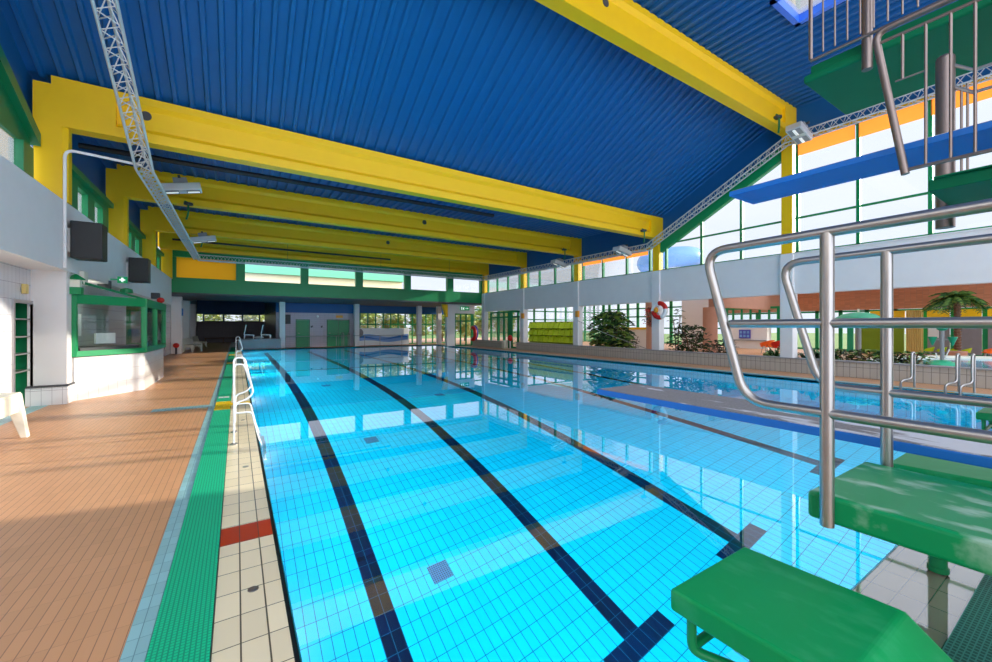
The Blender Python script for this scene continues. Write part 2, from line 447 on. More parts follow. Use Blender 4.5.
c = MB(); c.box(PX1, 14.45, PY0, PY1, -.2, -.01, 0); c.box(14.45, 14.75, PY0-.4, PY1+.35, -.2, .004, 1); c.box(PX0-.03, 14.75, PY1, PY1+.35, -.2, .0, 2)
struct('trim_3', c, [M['edge_tile'], M['deck_blue'], M['bench_tile']], 'dark slate tiled edge along the far long side of the pool', 'pool coping')
# dark overflow slot at the near long edge
c = MB(); c.box(PX0-.03, PX0+.004, PY0-.4, PY1, -.2, WZ+.004)
struct('trim_4', c, M['black'], 'black overflow slot under the beige pool edge', 'pool coping')

g = MB()
for a, e in ((-5, 9.25), (10.25, 20.4), (21.2, 26.1), (27.2, 36)): g.box(-.366, -.111, a, e, -.012, .012)
mat = thing('drain_mat', 'long green plastic drain mat along the beige pool edge', 'mat', (-.24, 4, 0))
part('mat_strip', g, M['mat'], mat)
for a, e in ((9.25, 10.25), (20.4, 21.2), (26.1, 27.2)):
    g = MB(); g.box(-.366, -.111, a, e, -.012, .012); part('warning_stripe', g, M['mat_yellow'], mat, label='yellow stripe')
g = MB()
for k in range(9): g.box(-.34+k*.022, -.326+k*.022, 10.75, 10.95, .012, .0135)
part('lettering', g, M['white'], mat, label='white lettering')
g = MB(); g.box(PX0-.03, 14.7, -.3, .485, -.012, .012)
single('drain_mat', g, M['mat_dark'], 'dark green plastic drain mat behind the starting blocks', 'mat')
for k, (x, y) in enumerate(((.083, 2.86), (.083, 5.4), (.083, 8.1))):
    g = MB(); g.lathe((x, y, -.002), [(.0, 0), (.03, 0), (.03, .006), (.02, .008), (.0, .008)], 16)
    single('nozzle_cap', g, M['steel'], ['round steel cap set in the beige coping nearest the camera', 'round steel cap in the beige coping just beyond the red tiles', 'round steel cap in the beige coping near the pool ladder'][k], 'cap', 'steel caps in the coping', smooth=True)

# ------------------------------------------------------------------ roof
def corrug(b, x0, x1, pa, pb, mi=0, pitch=.30, dep=.08):
    """trapezoid sheet between Y-Z points pa and pb, ribs running along Y"""
    n = int(round((x1-x0)/pitch)); prof = []
    for i in range(n):
        x = x0+i*(x1-x0)/n; p = (x1-x0)/n
        prof += [(x, 0), (x+p*.58, 0), (x+p*.68, -dep), (x+p*.92, -dep)]
    prof.append((x1, 0))
    for (xa, za), (xb, zb) in zip(prof, prof[1:]):
        b.quad((xa, pa[0], pa[1]+za), (xb, pa[0], pa[1]+zb), (xb, pb[0], pb[1]+zb), (xa, pb[0], pb[1]+za), mi)
ZF, ZH = 6.62, 9.28             # sheet level over the flat part and the high part
b = MB(); corrug(b, -3.5, 16.9, (11.62, ZF), (27.4, ZF)); struct('ceiling', b, M['blue_roof'], 'blue ribbed metal ceiling of the low flat part', 'ceiling', fix=False)
b = MB(); corrug(b, -3.5, 16.9, (6.3, ZH), (11.64, ZF)); struct('ceiling_slope', b, M['blue_roof'], 'blue ribbed metal ceiling of the sloping part', 'ceiling', fix=False)
b = MB()
corrug(b, -3.5, 10.6, (-1, ZH), (6.3, ZH)); corrug(b, 10.6, 11.8, (4.4, ZH), (6.3, ZH)); corrug(b, 10.6, 11.8, (-1, ZH), (2.2, ZH)); corrug(b, 11.8, 16.9, (-1, ZH), (6.3, ZH))
struct('ceiling_high', b, M['blue_roof'], 'blue ribbed metal ceiling of the high part over the diving towers', 'ceiling', fix=False)
sk = tag(bpy.data.objects.new('window_skylight', None), 'roof skylight with a blue frame above the diving towers', 'skylight', None, 'structure'); col.objects.link(sk); sk.location = (11.2, 3.3, ZH-.1)
b = MB()
for x0, x1, y0, y1 in ((10.5, 10.62, 2.1, 4.5), (11.78, 11.9, 2.1, 4.5), (10.5, 11.9, 2.1, 2.22), (10.5, 11.9, 4.38, 4.5)): b.box(x0, x1, y0, y1, ZH-.12, ZH+.08)
part('skylight_frame', b, paint('skylight_blue', lin(60, 120, 230), .4, .05), sk)
b = MB(); b.box(10.6, 11.8, 2.2, 4.4, ZH+.02, ZH+.04); part('skylight_pane', b, M['pane'], sk)

def beam(y, zb, zt, label, x0=-3.35, x1=16.75, hole=()):
    t = thing('roof_beam', label, 'beam', (x0, y, zb))
    b = MB()
    w = .16
    x0, x1, X0, X1 = x0+.7, x1-.7, x0, x1; b.box(x0, x1, y-w, y+w, zb, zb+.2)                # bottom flange
    b.prism([(y-w, zb+.2), (y+w, zb+.2), (y+.07, zb+.3), (y-.07, zb+.3)], 'x', x0, x1)
    b.box(x0, x1, y-.07, y+.07, zb+.3, zt-.2)
    b.prism([(y-.07, zt-.25), (y+.07, zt-.25), (y+w, zt-.16), (y-w, zt-.16)], 'x', x0, x1)
    b.box(x0, x1, y-w, y+w, zt-.16, zt); x0, x1 = X0, X1
    part('web', b, M['yellow'], t, fix=False)
    for sg, a, e in ((1, x0, x0+1.2), (-1, x1, x1-1.1)):
        b = MB(); w2 = w+.004
        b.prism([(a, zb-.002), (e, zb-.002), (e, zt+.01), (a+sg*.25, zt+.01), (a+sg*.25, zt-.16), (a, zt-.16)], 'y', y-w2, y+w2)
        part('end_block', b, M['yellow'], t)
    for x in hole:
        b = MB(); b.tube([(x, y-.0705, zb+.6), (x, y-.075, zb+.6)], .1, 20); part('duct_hole', b, M['dark'], t, label='dark round hole')
    return t
BN = ['high yellow roof beam nearest the camera, crossing the top of the picture', 'yellow roof beam where the sloping ceiling meets the flat ceiling, second from the camera',
      'yellow roof beam third from the camera', 'yellow roof beam fourth from the camera, last but one before the green far wall', 'yellow roof beam farthest away, right above the green far wall']
beam(6.38, 8.28, 9.22, BN[0], hole=(6.98,))
beam(11.65, 5.6, 6.56, BN[1], hole=(-1.68,))
beam(16.85, 5.6, 6.56, BN[2], hole=(7.0,)); beam(22.0, 5.6, 6.56, BN[3], hole=(7.0,)); beam(26.9, 5.6, 6.56, BN[4])

# columns: left ones yellow, standing on the white wall band; right ones white below and yellow above
for k, y in enumerate(COLY):
    zt = 8.28 if k == 0 else 5.6
    if k > 0:
        b = MB(); b.prism([(-3.34, y-.17), (-2.95, y-.17), (-2.87, y-.1), (-2.87, y+.1), (-2.95, y+.17), (-3.34, y+.17)], 'z', 4.1, zt)
        single('column', b, M['yellow'], 'yellow column on top of the white wall at the left, '+['', 'nearest the camera', 'second from the camera', 'third from the camera', 'farthest from the camera'][k], 'column', 'yellow columns on the left wall')
    t = thing('column', ['white and yellow column beside the diving boards, nearest on the right side', 'white and yellow column carrying the red and white lifebuoy', 'white and yellow column right of the lime lockers', 'white and yellow column left of the lime lockers', 'white and yellow column at the far corner beside the green wall'][k], 'column', (16.35, y, 0), 'columns along the right side')
    b = MB(); b.box(16.17, 16.55, y-.2, y+.2, 0, 4.13); part('white_shaft', b, M['white'], t, bevel=.02)
    b = MB(); b.box(16.2, 16.5, y-.17, y+.17, 4.13, zt); part('yellow_shaft', b, M['yellow'], t, bevel=.02, label='yellow upper shaft')

# ------------------------------------------------------------------ left wall
b = MB()
b.box(-3.45, -2.9, -6, 27.1, 2.72, 4.1, 0)                       # white band above
b.box(-3.5, -2.95, 11.75, 12.3, .0, 2.72, 0)
struct('wall_left', b, [M['white']], 'white upper wall band and pilaster along the left side', 'wall')
b = MB(); b.box(-3.7, -3.45, -6, 10.95, 0, 2.8); b.box(-3.7, -3.45, 10.95, 11.8, 2.08, 2.8)
b.box(-3.7, -3.45, 11.78, 27.3, 0, 2.8)
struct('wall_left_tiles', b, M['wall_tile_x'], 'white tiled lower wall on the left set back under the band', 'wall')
b = MB(); b.box(-3.52, -2.93, 11.72, 12.32, .0, .36, 0)
struct('baseboard_left', b, M['wall_tile_y'], 'tiled foot of the white pilaster', 'baseboard')
b = MB(); b.box(-3.5, -2.91, 11.69, 12.34, .37, .405); struct('trim_5', b, M['dark'], 'dark rail around the foot of the white pilaster', 'trim')
# shelf niche
t = thing('shelf_cabinet', 'tall green steel shelf niche in the white tiled wall on the left', 'shelf', (-3.6, 11.37, 0))
b = MB(); b.box(-3.98, -3.94, 10.97, 11.78, 0, 2.08); b.box(-3.95, -3.45, 10.95, 10.97, 0, 2.08); b.box(-3.95, -3.45, 11.77, 11.79, 0, 2.08); b.box(-3.95, -3.45, 10.97, 11.77, 2.05, 2.08)
part('back_panel', b, M['green_dark'], t)
b = MB(); b.box(-3.46, -3.42, 10.93, 10.99, 0, 2.1); b.box(-3.46, -3.42, 11.75, 11.8, 0, 2.1); b.box(-3.46, -3.42, 10.99, 11.75, 2.03, 2.1); part('frame', b, M['steel'], t)
for z in (.72, 1.05, 1.38, 1.72):
    b = MB(); b.box(-3.94, -3.45, 10.97, 11.77, z, z+.025); part('shelf', b, M['steel'], t)
# clerestory glazing on the left
def clerestory(n, y0, y1, label, bays=3, zb=4.1, zt=5.02):
    t = tag(bpy.data.objects.new('window_%d' % n, None), label, 'window', None, 'structure'); col.objects.link(t); t.location = (-3.3, (y0+y1)/2, zb)
    b = MB(); b.box(-3.42, -3.28, y0, y1, zt, zt+.16); b.box(-3.4, -3.29, y0, y1, zb, zb+.06)
    b.box(-3.38, -3.16, y0, y1, zt+.16, zt+.3)
    for i in range(bays+1):
        y = y0+.3+(y1-y0-.6)*i/bays; b.box(-3.4, -3.28, y-.3, y+.3, zb, zt)
    part('window_frame', b, M['green'], t, fix=False)
    b = MB(); b.box(-3.375, -3.365, y0, y1, zb, zt); part('pane', b, M['pane'], t)
    return t
clerestory(1, 11.85, 16.65, 'green framed clerestory window above the white wall, between the first two left columns')
clerestory(2, 17.05, 21.8, 'green framed clerestory window between the second and third left columns')
clerestory(3, 22.2, 26.8, 'green framed clerestory window at the far end of the left wall')
t = tag(bpy.data.objects.new('window_4', None), 'green framed sloping-top window above the left wall nearest the camera', 'window', None, 'structure'); col.objects.link(t); t.location = (-3.1, 9, 4.1)
b = MB()
b.prism([(11.35, 5.0), (11.35, 5.2), (5.0, 8.5), (5.0, 5.0)], 'x', -3.42, -3.34)
b.prism([(11.42, 5.1), (11.42, 5.34), (4.4, 8.95), (4.4, 8.65)], 'x', -3.42, -3.22)
b.box(-3.4, -3.28, 10.86, 11.3, 4.1, 5.0); b.box(-3.4, -3.28, 7.2, 7.4, 4.1, 5.0)
part('window_frame', b, M['green_dark'], t, fix=False)
b = MB(); b.box(-3.375, -3.365, 4.9, 11.3, 4.1, 5.0); part('pane', b, M['pane'], t)
# blue wall closing the space between left glazing and roof
b = MB(); b.prism([(11.6, 5.3), (27.1, 5.3), (27.1, 6.6), (11.6, 6.6), (6.4, 9.25), (-1, 9.25), (-1, 7.6), (6.4, 7.6)], 'x', -3.56, -3.46)
struct('wall_left_upper', b, M['blue_roof'], 'blue sheet wall between the left windows and the ceiling', 'wall')

# ------------------------------------------------------------------ right wall
b = MB(); b.box(16.25, 16.6, -9, 27.3, 2.72, 4.1); b.box(16.2, 16.65, -9, 27.3, 4.1, 4.13)
struct('wall_right', b, M['white'], 'white wall band on columns along the right side of the pool', 'wall')
b = MB(); b.prism([(11.6, 5.25), (27.1, 5.25), (27.1, 6.62), (11.6, 6.62), (6.4, 9.28), (-1.5, 9.28), (-1.5, 8.0), (6.4, 8.0)], 'x', 16.5, 16.6)
struct('wall_right_upper', b, M['blue_roof'], 'blue sheet wall between the right windows and the ceiling', 'wall')
b = MB()
b.box(16.1, 16.45, -1.2, 22.5, 0, .47, 0); b.box(16.05, 16.5, -1.2, 22.52, .47, .5, 1)
struct('wall_low', b, [M['bench_tile'], M['grey']], 'low tiled bench wall along the right side of the pool deck', 'low wall')
b = MB(); b.box(16.1, 16.45, 24.3, 28.6, 0, .47, 0); b.box(16.05, 16.5, 24.28, 28.62, .47, .5, 1)
struct('wall_low_far', b, [M['bench_tile'], M['grey']], 'short low tiled bench wall by the far green glazing', 'low wall')

def rglaze(n, y0, y1, zt, label, mull, trans=None, orange=None, poly=None, frame=None):
    t = tag(bpy.data.objects.new('window_%d' % n, None), label, 'window', None, 'structure'); col.objects.link(t); t.location = (16.4, (y0+y1)/2, 4.13)
    b = MB()
    for y in mull:
        zz = zt if poly is None else min(zt, 5.0+(11.6-y)*.5)
        b.box(16.3, 16.42, y-.045, y+.045, 4.13, zz)
    b.box(16.3, 16.42, y0, y1, 4.13, 4.18)
    if trans: b.box(16.32, 16.4, y0, y1, trans-.03, trans+.03)
    if poly:
        b.prism([(y1, 4.95), (y1, 5.42), (y0, 7.95), (y0, 7.48)], 'x', 16.26, 16.46)
    part('window_frame', b, M['green'], t, fix=False)
    b = MB()
    if poly: b.prism([(y0, 4.13), (y1, 4.13), (y1, 5.1), (y0, 7.6)], 'x', 16.36, 16.37)
    else: b.box(16.36, 16.37, y0, y1, 4.13, zt)
    part('pane', b, M['pane'], t)
    if orange:
        ys = [y0]+list(mull)+[y1]; ys = sorted(set(ys))
        b = MB()
        for a, e in zip(ys, ys[1:]):
            if e-a > .3: b.quad((16.28, a+.06, orange[0]), (16.28, e-.02, orange[0]), (16.28, e-.02, orange[1]), (16.28, a+.06, orange[1]))
        part('roller_blind', b, M['amber_blind'], t, label='orange rolled blind')
        b = MB(); b.box(16.16, 16.3, y0, y1, orange[1], orange[1]+.06); part('blind_rail', b, M['yellow'], t)
    return t
b = MB(); b.box(16.3, 16.6, -9, 1.35, 4.13, 8.0); struct('wall_right_sunblock', b, M['white'], 'unseen white panel added to the right wall to block the sun', 'wall')  # out of view, added to keep sun off the blocks and near deck
rglaze(5, 1.35, 6.2, 7.98, 'tall green framed window wall behind the diving boards', [1.42, 2.94, 4.5, 6.12], 5.34, (7.46, 7.92))
rglaze(6, 6.6, 11.45, 7.98, 'green framed window with a sloping top between the first two right columns', [7.97, 9.55, 11.2], 5.32, None, True)
rglaze(7, 11.85, 16.65, 5.25, 'green framed strip window with orange blind above the right band', [12.05, 13.4, 14.95, 16.4], None, (4.95, 5.2))
rglaze(8, 17.05, 21.8, 5.25, 'green framed strip window third along the right band', [17.3, 18.8, 20.3, 21.5])
rglaze(9, 22.2, 26.9, 5.25, 'green framed strip window farthest along the right band', [22.5, 23.9, 25.3, 26.6])

# ------------------------------------------------------------------ far green wall
BY = 27.3
b = MB()
b.box(-2.95, 16.3, BY, BY+.3, 3.4, 4.15)                    # lower band
b.box(-2.95, 16.3, BY-.1, BY+.3, 5.3, 5.78); b.box(-2.95, 16.3, BY-.25, BY, 5.6, 5.75)
WX = [(-2.73, -.05), (.39, 3.3), (3.73, 6.58), (7.04, 9.93), (10.37, 13.22), (13.72, 16.1)]
edges = [-2.95]+[v for p in WX for v in p]+[16.3]
for i in range(0, len(edges), 2): b.box(edges[i], edges[i+1], BY, BY+.3, 4.15, 5.3)
struct('wall_far', b, M['green'], 'green end wall band with a row of windows at the far end of the pool', 'wall')
b = MB(); b.box(-3.5, 16.9, BY+.05, BY+.25, 5.78, 6.7); struct('wall_far_upper', b, M['yellow'], 'yellow strip above the green end wall', 'wall')
for i, (x0, x1) in enumerate(WX):
    t = tag(bpy.data.objects.new('window_%d' % (10+i), None), ['orange panelled window bay at the left end of the green far wall', 'first clear window in the green far wall, next to the orange panel', 'second clear window in the green far wall', 'third clear window in the green far wall', 'fourth clear window in the green far wall', 'last clear window in the green far wall by the right corner'][i], 'window', None, 'structure')
    col.objects.link(t); t.location = ((x0+x1)/2, BY+.1, 4.15)
    b = MB()
    if i == 0: b.quad((x0, BY+.1, 4.15), (x1, BY+.1, 4.15), (x1, BY+.1, 5.3), (x0, BY+.1, 5.3))
    else: b.box(x0, x1, BY+.1, BY+.13, 4.15, 5.3)
    part('pane', b, M['orange_blind'] if i == 0 else M['pane'], t)
    b = MB(); b.box(x0, x1, BY-.01, BY+.1, 4.15, 4.2); part('window_sill', b, M['green'], t)
# low annex behind: soffit, ceiling, roof deck
b = MB(); b.box(-3.2, 17.2, BY, 33.6, 3.32, 3.4); b.box(3.2, 17.2, 33.6, 35.2, 3.32, 3.4); b.box(-3.2, 3.2, 33.5, 33.6, 3.4, 4.2); struct('ceiling_annex', b, M['dark'], 'dark flat ceiling over the far end of the pool', 'ceiling')
b = MB(); b.box(-3.2, 3.2, 33.6, 48, 4.1, 4.2); struct('ceiling_annex_left', b, M['blue_roof'], 'blue ceiling of the far left bay', 'ceiling')

# ------------------------------------------------------------------ far end: door wall, dark bay, glazing
b = MB(); b.box(2.4, 7.9, 33.5, 33.8, 0, 2.6, 0); b.box(2.4, 7.9, 33.45, 33.8, 2.6, 3.32, 1); b.box(2.4, 2.6, 33.8, 48, 0, 2.7, 0); b.box(2.4, 2.6, 33.8, 48, 2.7, 4.1, 1)
struct('wall_back', b, [M['purple_tile'], M['blue_roof']], 'lilac tiled back wall with two green doors', 'wall')
b = MB(); b.box(-3.3, 2.5, 47.7, 48, 0, 2.05, 0); b.box(-3.3, 2.5, 47.7, 48, 2.75, 4.1, 1)
for x in (-3.3, -2.7, -1.1, .45, 1.95, 2.5): b.box(x-.06, x+.06, 47.7, 48, 2.05, 2.75, 1)
struct('wall_back_left', b, [M['dark_tile'], M['blue_roof']], 'dark tiled wall at the end of the far left bay', 'wall')
for i, (x0, x1) in enumerate(((-2.64, -1.16), (-1.04, .39), (.51, 1.89))):
    t = tag(bpy.data.objects.new('window_%d' % (20+i), None), ['left', 'middle', 'right'][i]+' high strip window in the dark wall of the far left bay', 'window', None, 'structure'); col.objects.link(t); t.location = ((x0+x1)/2, 47.8, 2.05)
    b = MB(); b.box(x0, x1, 47.82, 47.84, 2.05, 2.75); part('pane', b, M['pane'], t)
    b = MB()
    for a in ((x0, x1, 2.03, 2.09), (x0, x1, 2.7, 2.76)): b.box(a[0], a[1], 47.72, 47.88, a[2], a[3])
    part('window_frame', b, M['green_dark'], t)
b = MB(); b.box(-3.5, -3.2, 27.3, 48, 0, 4.2, 0)
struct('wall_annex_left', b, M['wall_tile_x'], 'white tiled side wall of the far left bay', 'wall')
for y in (29.5, 34.2, 39.0):
    b = MB(); b.box(-3.19, -2.7, y, y+.5, 0, 3.3)
    single('pillar', b, M['white'], {29.5: 'white tiled pillar on the left just beyond the lifeguard booth', 34.2: 'white pillar on the left behind the white bench with the red seat', 39.0: 'farthest white pillar on the left in the dark bay'}[y], 'pillar', 'pillars in the far left bay', bevel=.02)
def door(n, x0, x1, label, leaves=1):
    t = tag(bpy.data.objects.new('door_%d' % n, None), label, 'door', None, 'structure'); col.objects.link(t); t.location = ((x0+x1)/2, 33.48, 0)
    b = MB(); b.box(x0-.06, x0, 33.44, 33.5, 0, 2.1); b.box(x1, x1+.06, 33.44, 33.5, 0, 2.1); b.box(x0-.06, x1+.06, 33.44, 33.5, 2.04, 2.1); part('door_frame', b, M['green_dark'], t)
    for i in range(leaves):
        a = x0+(x1-x0)*i/leaves; e = x0+(x1-x0)*(i+1)/leaves
        b = MB(); b.box(a+.01, e-.01, 33.45, 33.5, .01, 2.03); l = part('door_leaf', b, M['green'], t, bevel=.005)
        b = MB(); b.tube([(a+.1, 33.44, 1.05), (a+.1, 33.40, 1.05), (a+.22, 33.40, 1.05)], .012, 8); part('door_handle', b, M['steel'], l)
door(1, 3.75, 4.6, 'narrow green door in the lilac back wall')
door(2, 5.93, 7.5, 'wide green double door in the lilac back wall', 2)
def single_box(name, a, mat, label, cat, **k):
    b = MB(); b.box(*a); return single(name, b, mat, label, cat, **k)
single_box('notice_board', (2.95, 3.35, 33.44, 33.5, 1.75, 2.45), M['dark'], 'dark notice board on the lilac wall left of the narrow green door', 'notice board')
single_box('wall_sign', (6.55, 7.05, 33.45, 33.5, 2.24, 2.44), M['orange'], 'small orange sign above the wide green double door', 'sign')
for i, x in enumerate((4.95, 5.65)):
    t = thing('wall_shower', ['wall shower pipe nearer the narrow green door', 'wall shower pipe nearer the wide green double door'][i], 'shower', (x, 33.45, 0), 'showers between the green doors')
    b = MB(); b.tube(rounded([(x, 33.46, .3), (x, 33.46, 1.5), (x-.14, 33.3, 1.62)], .06), .012, 8); part('pipe', b, M['steel'], t)
    b = MB(); b.tube([(x-.13, 33.31, 1.62), (x-.2, 33.24, 1.52)], .02, 10, r1=.06); part('shower_head', b, M['dark'], t)
b = MB(); b.ball((5.2, 33.42, 2.33), .09, .06, .09); single('wall_clock', b, M['white_gloss'], 'small round white wall lamp between the two green doors', 'lamp', smooth=True)

for x, lab in ((2.72, 'grey column left of the lilac wall at the far pool end'), (7.9, 'grey column between the lilac wall and the blue wave panel'), (13.1, 'white column right of the blue wave panel'), (14.95, 'second white column right of the blue wave panel')):
    b = MB(); b.box(x-.18, x+.18, 32.4, 32.8, 0, 3.32); single('pillar', b, M['white'], lab, 'pillar', 'columns at the far pool end', bevel=.02)

# glazing at the far right end
def green_glaze(n, x0, x1, y, z0, z1, nx, label, bars=(), wd=.05, open_=False):
    t = tag(bpy.data.objects.new('window_%d' % n, None), label, 'window', None, 'structure'); col.objects.link(t); t.location = ((x0+x1)/2, y, z0)
    b = MB()
    for i in range(nx+1):
        x = x0+(x1-x0)*i/nx; b.box(x-wd, x+wd, y-.05, y+.05, z0, z1)
    for z in list(bars)+[z0+.04, z1-.04]: b.box(x0, x1, y-.05, y+.05, z-.05, z+.05)
    part('window_frame', b, M['green'], t, fix=False)
    b = MB(); b.box(x0, x1, y-.005, y+.005, z0, z1); part('pane', b, M['pane'], t)
    return t
green_glaze(30, 8.0, 17.2, 34.6, 0, 2.75, 14, 'green framed glass wall looking out to trees behind the blue wave panel', (1.75,))
b = MB(); b.box(7.9, 17.2, 34.5, 34.9, 2.7, 3.32); struct('wall_far_glass_upper', b, M['blue_roof'], 'blue sheet strip above the far green glass wall', 'wall')
# wave panel
t = thing('wave_panel', 'low white and blue wave painted panel in front of the far glass wall', 'panel', (10.2, 33.5, 0))
b = MB(); b.box(8.0, 12.5, 33.4, 33.7, 0, 1.42); part('board', b, M['white_gloss'], t, bevel=.03)
for k, (za, zb, mm) in enumerate(((.35, .8, 'slide_blue'), (.55, .66, 'blue'))):
    b = MB(); n = 24; up = []; dn = []
    for i in range(n+1):
        x = 8.1+4.3*i/n; s = .12*math.sin(i*.32+k)
        up.append((x, zb+s)); dn.append((x, za+s*.7))
    b.prism(up+dn[::-1], 'y', 33.385-k*.006, 33.41); part('wave_stripe', b, M[mm], t, label='blue wave')
b = MB(); b.tube([(8.25, 33.38, 1.05), (8.25, 33.3, 1.05)], .36, 20); part('emblem', b, M['concrete'], t, label='grey round emblem')
# rails at the far pool end
t = thing('pool_rail', 'thin steel railing along the far pool end in front of the doors', 'railing', (6, 32.1, 0))
b = MB(); b.tube([(2.9, 32.1, .85), (14.5, 32.1, .85)], .02, 8); part('top_rail', b, M['steel'], t)
for x in (2.9, 4.6, 6.3, 8.4, 9.6, 11.4, 13.0, 14.5):
    b = MB(); b.tube([(x, 32.1, 0), (x, 32.1, .85)], .018, 8); part('post', b, M['steel'], t)
t = thing('pool_ladder', 'steel ladder handrails at the far pool end in front of the wide green door', 'pool ladder', (7.0, 32, 0))
for x in (6.75, 7.2):
    b = MB(); b.tube(rounded([(x, 31.7, -.4), (x, 31.7, 1.1), (x, 32.3, 1.1), (x, 32.3, 0)], .25), .025, 8); part('handrail', b, M['steel'], t, smooth=True)
# plinth with folded loungers
b = MB(); b.box(.05, 2.6, 32.0, 33.0, 0, .72); single('plinth', b, M['concrete'], 'grey concrete plinth at the far left pool corner carrying white loungers', 'plinth', bevel=.02)
def lounger(x, y, z, label):
    t = thing('sun_lounger', label, 'sun lounger', (x, y, z), 'white loungers on the plinth')
    b = MB(); b.bar((x-.35, y, z+.28), (x+.25, y, z+.25), .5, .04, up=(0, 0, 1)); part('seat', b, M['white_gloss'], t)
    b = MB(); b.bar((x-.35, y, z+.28), (x-.62+.4, y, z+.95), .5, .04, up=(1, 0, 0)); part('backrest', b, M['white_gloss'], t)
    for sx in (-.33, .2):
        for sy in (-.22, .22):
            b = MB(); b.bar((x+sx, y+sy, z), (x+sx+.03, y+sy, z+.27), .05, .05); part('leg', b, M['white_gloss'], t)
lounger(.75, 32.5, .72, 'white folded lounger on the grey plinth, the left one'); lounger(1.75, 32.5, .72, 'white folded lounger on the grey plinth, the right one')
b = MB(); b.ball((1.3, 32.6, .80), .3, .2, .08); single('towel', b, M['white'], 'white bundled cover lying between the two loungers on the plinth', 'towel', smooth=True)
# wooden bench far left
t = thing('bench', 'low wooden bench against the dark wall of the far left bay', 'bench', (-1.2, 46.9, 0))
b = MB(); b.box(-2.6, .3, 46.7, 47.1, .42, .47); part('seat', b, M['bark'], t)
for x in (-2.5, -1.1, .2):
    b = MB(); b.box(x-.04, x+.04, 46.75, 47.05, 0, .42); part('leg', b, M['bark'], t)

# ------------------------------------------------------------------ far right corner: doors, lifebuoy, signs
t = green_glaze(31, 14.65, 16.15, 28.9, 0, 2.6, 3, 'green framed glass door bay with an arched corner beneath the exit sign', (2.0,))
b = MB(); b.box(13.9, 14.6, 28.8, 29.1, 0, 3.32); b.box(14.6, 16.4, 28.8, 29.1, 2.6, 3.32); struct('wall_far_corner', b, M['white'], 'white wall around the glass door bay at the far right corner', 'wall')
t = thing('exit_sign', 'lit green exit sign above the far glass door bay', 'sign', (15.4, 28.7, 2.85))
b = MB(); b.box(15.0, 15.8, 28.62, 28.7, 2.86, 3.16); part('box', b, M['sign_green'], t, bevel=.01)
b = MB(); b.ball((15.3, 28.61, 3.09), .03, .01, .03)
b.bar((15.3, 28.61, 3.06), (15.27, 28.61, 2.96), .04, .02, up=(0, 1, 0)); b.bar((15.27, 28.61, 2.96), (15.2, 28.61, 2.89), .03, .02, up=(0, 1, 0)); b.bar((15.27, 28.61, 2.96), (15.34, 28.61, 2.9), .03, .02, up=(0, 1, 0)); b.bar((15.22, 28.61, 3.0), (15.37, 28.61, 3.04), .025, .02, up=(0, 1, 0))
b.bar((15.45, 28.61, 3.01), (15.62, 28.61, 3.01), .03, .03, up=(0, 1, 0)); b.prism([(15.62, 2.95), (15.72, 3.01), (15.62, 3.07)], 'y', 28.6, 28.62)
b.box(15.05, 15.15, 28.605, 28.625, 2.9, 3.12)
part('pictogram', b, M['sign_white'], t, label='white running figure and arrow')
b = MB(); b.prism([(13.5, 3.3), (13.95, 3.3), (13.95, 2.3), (13.8, 2.3)], 'y', 28.75, 29.0); single('wall_brace', b, M['yellow'], 'yellow wedge brace at the top of the white wall left of the exit sign', 'brace')
# red and blue water toy standing by the glass door
t = thing('lifebuoy_stand', 'red and violet lifebuoy ring standing before the far glass doors', 'lifebuoy', (16.0, 28.2, .5))
b = MB(); b.tube([(16.02, 28.2+.42*math.cos(a), 1.05+.5*math.sin(a)) for a in [R(60+240*i/14) for i in range(15)]], .13, 10); part('ring', b, M['purple'], t, smooth=True)
b = MB(); b.tube([(15.8, 28.05+.40*math.cos(a), 1.0+.48*math.sin(a)) for a in [R(75+210*i/14) for i in range(15)]], .14, 10); part('ring_cover', b, M['red'], t, smooth=True, label='red half')
b = MB(); b.box(15.8, 16.2, 28.0, 28.4, .5, .58); part('foot', b, M['dark'], t)
# side door opening between columns 4 and 5 (behind the right wall plane)
def xglaze(n, x, ys, z0, z1, label, bars=(), wd=.06):
    t = tag(bpy.data.objects.new('window_%d' % n, None), label, 'window', None, 'structure'); col.objects.link(t); t.location = (x, (ys[0]+ys[-1])/2, z0)
    b = MB()
    for y in ys: b.box(x-.05, x+.05, y-wd, y+wd, z0, z1)
    for z in list(bars)+[z0+.05, z1-.08]: b.box(x-.05, x+.05, ys[0], ys[-1], z-.06, z+.06)
    part('window_frame', b, M['green'], t, fix=False)
    b = MB(); b.box(x-.005, x+.005, ys[0], ys[-1], z0, z1); part('pane', b, M['pane'], t)
    return t
xglaze(32, 16.75, [22.3, 23.2, 24.1, 25.0, 25.8, 26.8], 0, 2.7, 'green framed glass doors between the two farthest right columns', (2.25,), .08)
single_box('door_leaf_panel', (16.6, 16.68, 23.75, 24.3, 0, 2.6), M['green'], 'solid green door leaf standing open between the farthest right columns', 'door')
for i, y in enumerate((21.75, 16.6)):
    b = MB(); b.box(16.02, 16.16, y-.1, y+.12, 2.1, 2.45); single('warning_beacon', b, M['orange'], ['yellow box on the column left of the lime lockers', 'yellow box on the column right of the lime lockers'][i], 'sign', bevel=.02)
t = thing('number_post', 'white post with a red top between the two low tiled walls', 'post', (16.2, 23.3, 0))
b = MB(); b.box(16.05, 16.35, 23.9, 24.25, 0, .55); part('base', b, M['plastic'], t)
b = MB(); b.ball((16.2, 23.4, .75), .18, .18, .22); part('top', b, M['red'], t, smooth=True, label='red top')
b = MB(); b.tube([(16.2, 23.4, 0), (16.2, 23.4, .6)], .05, 8); part('post', b, M['white_gloss'], t)

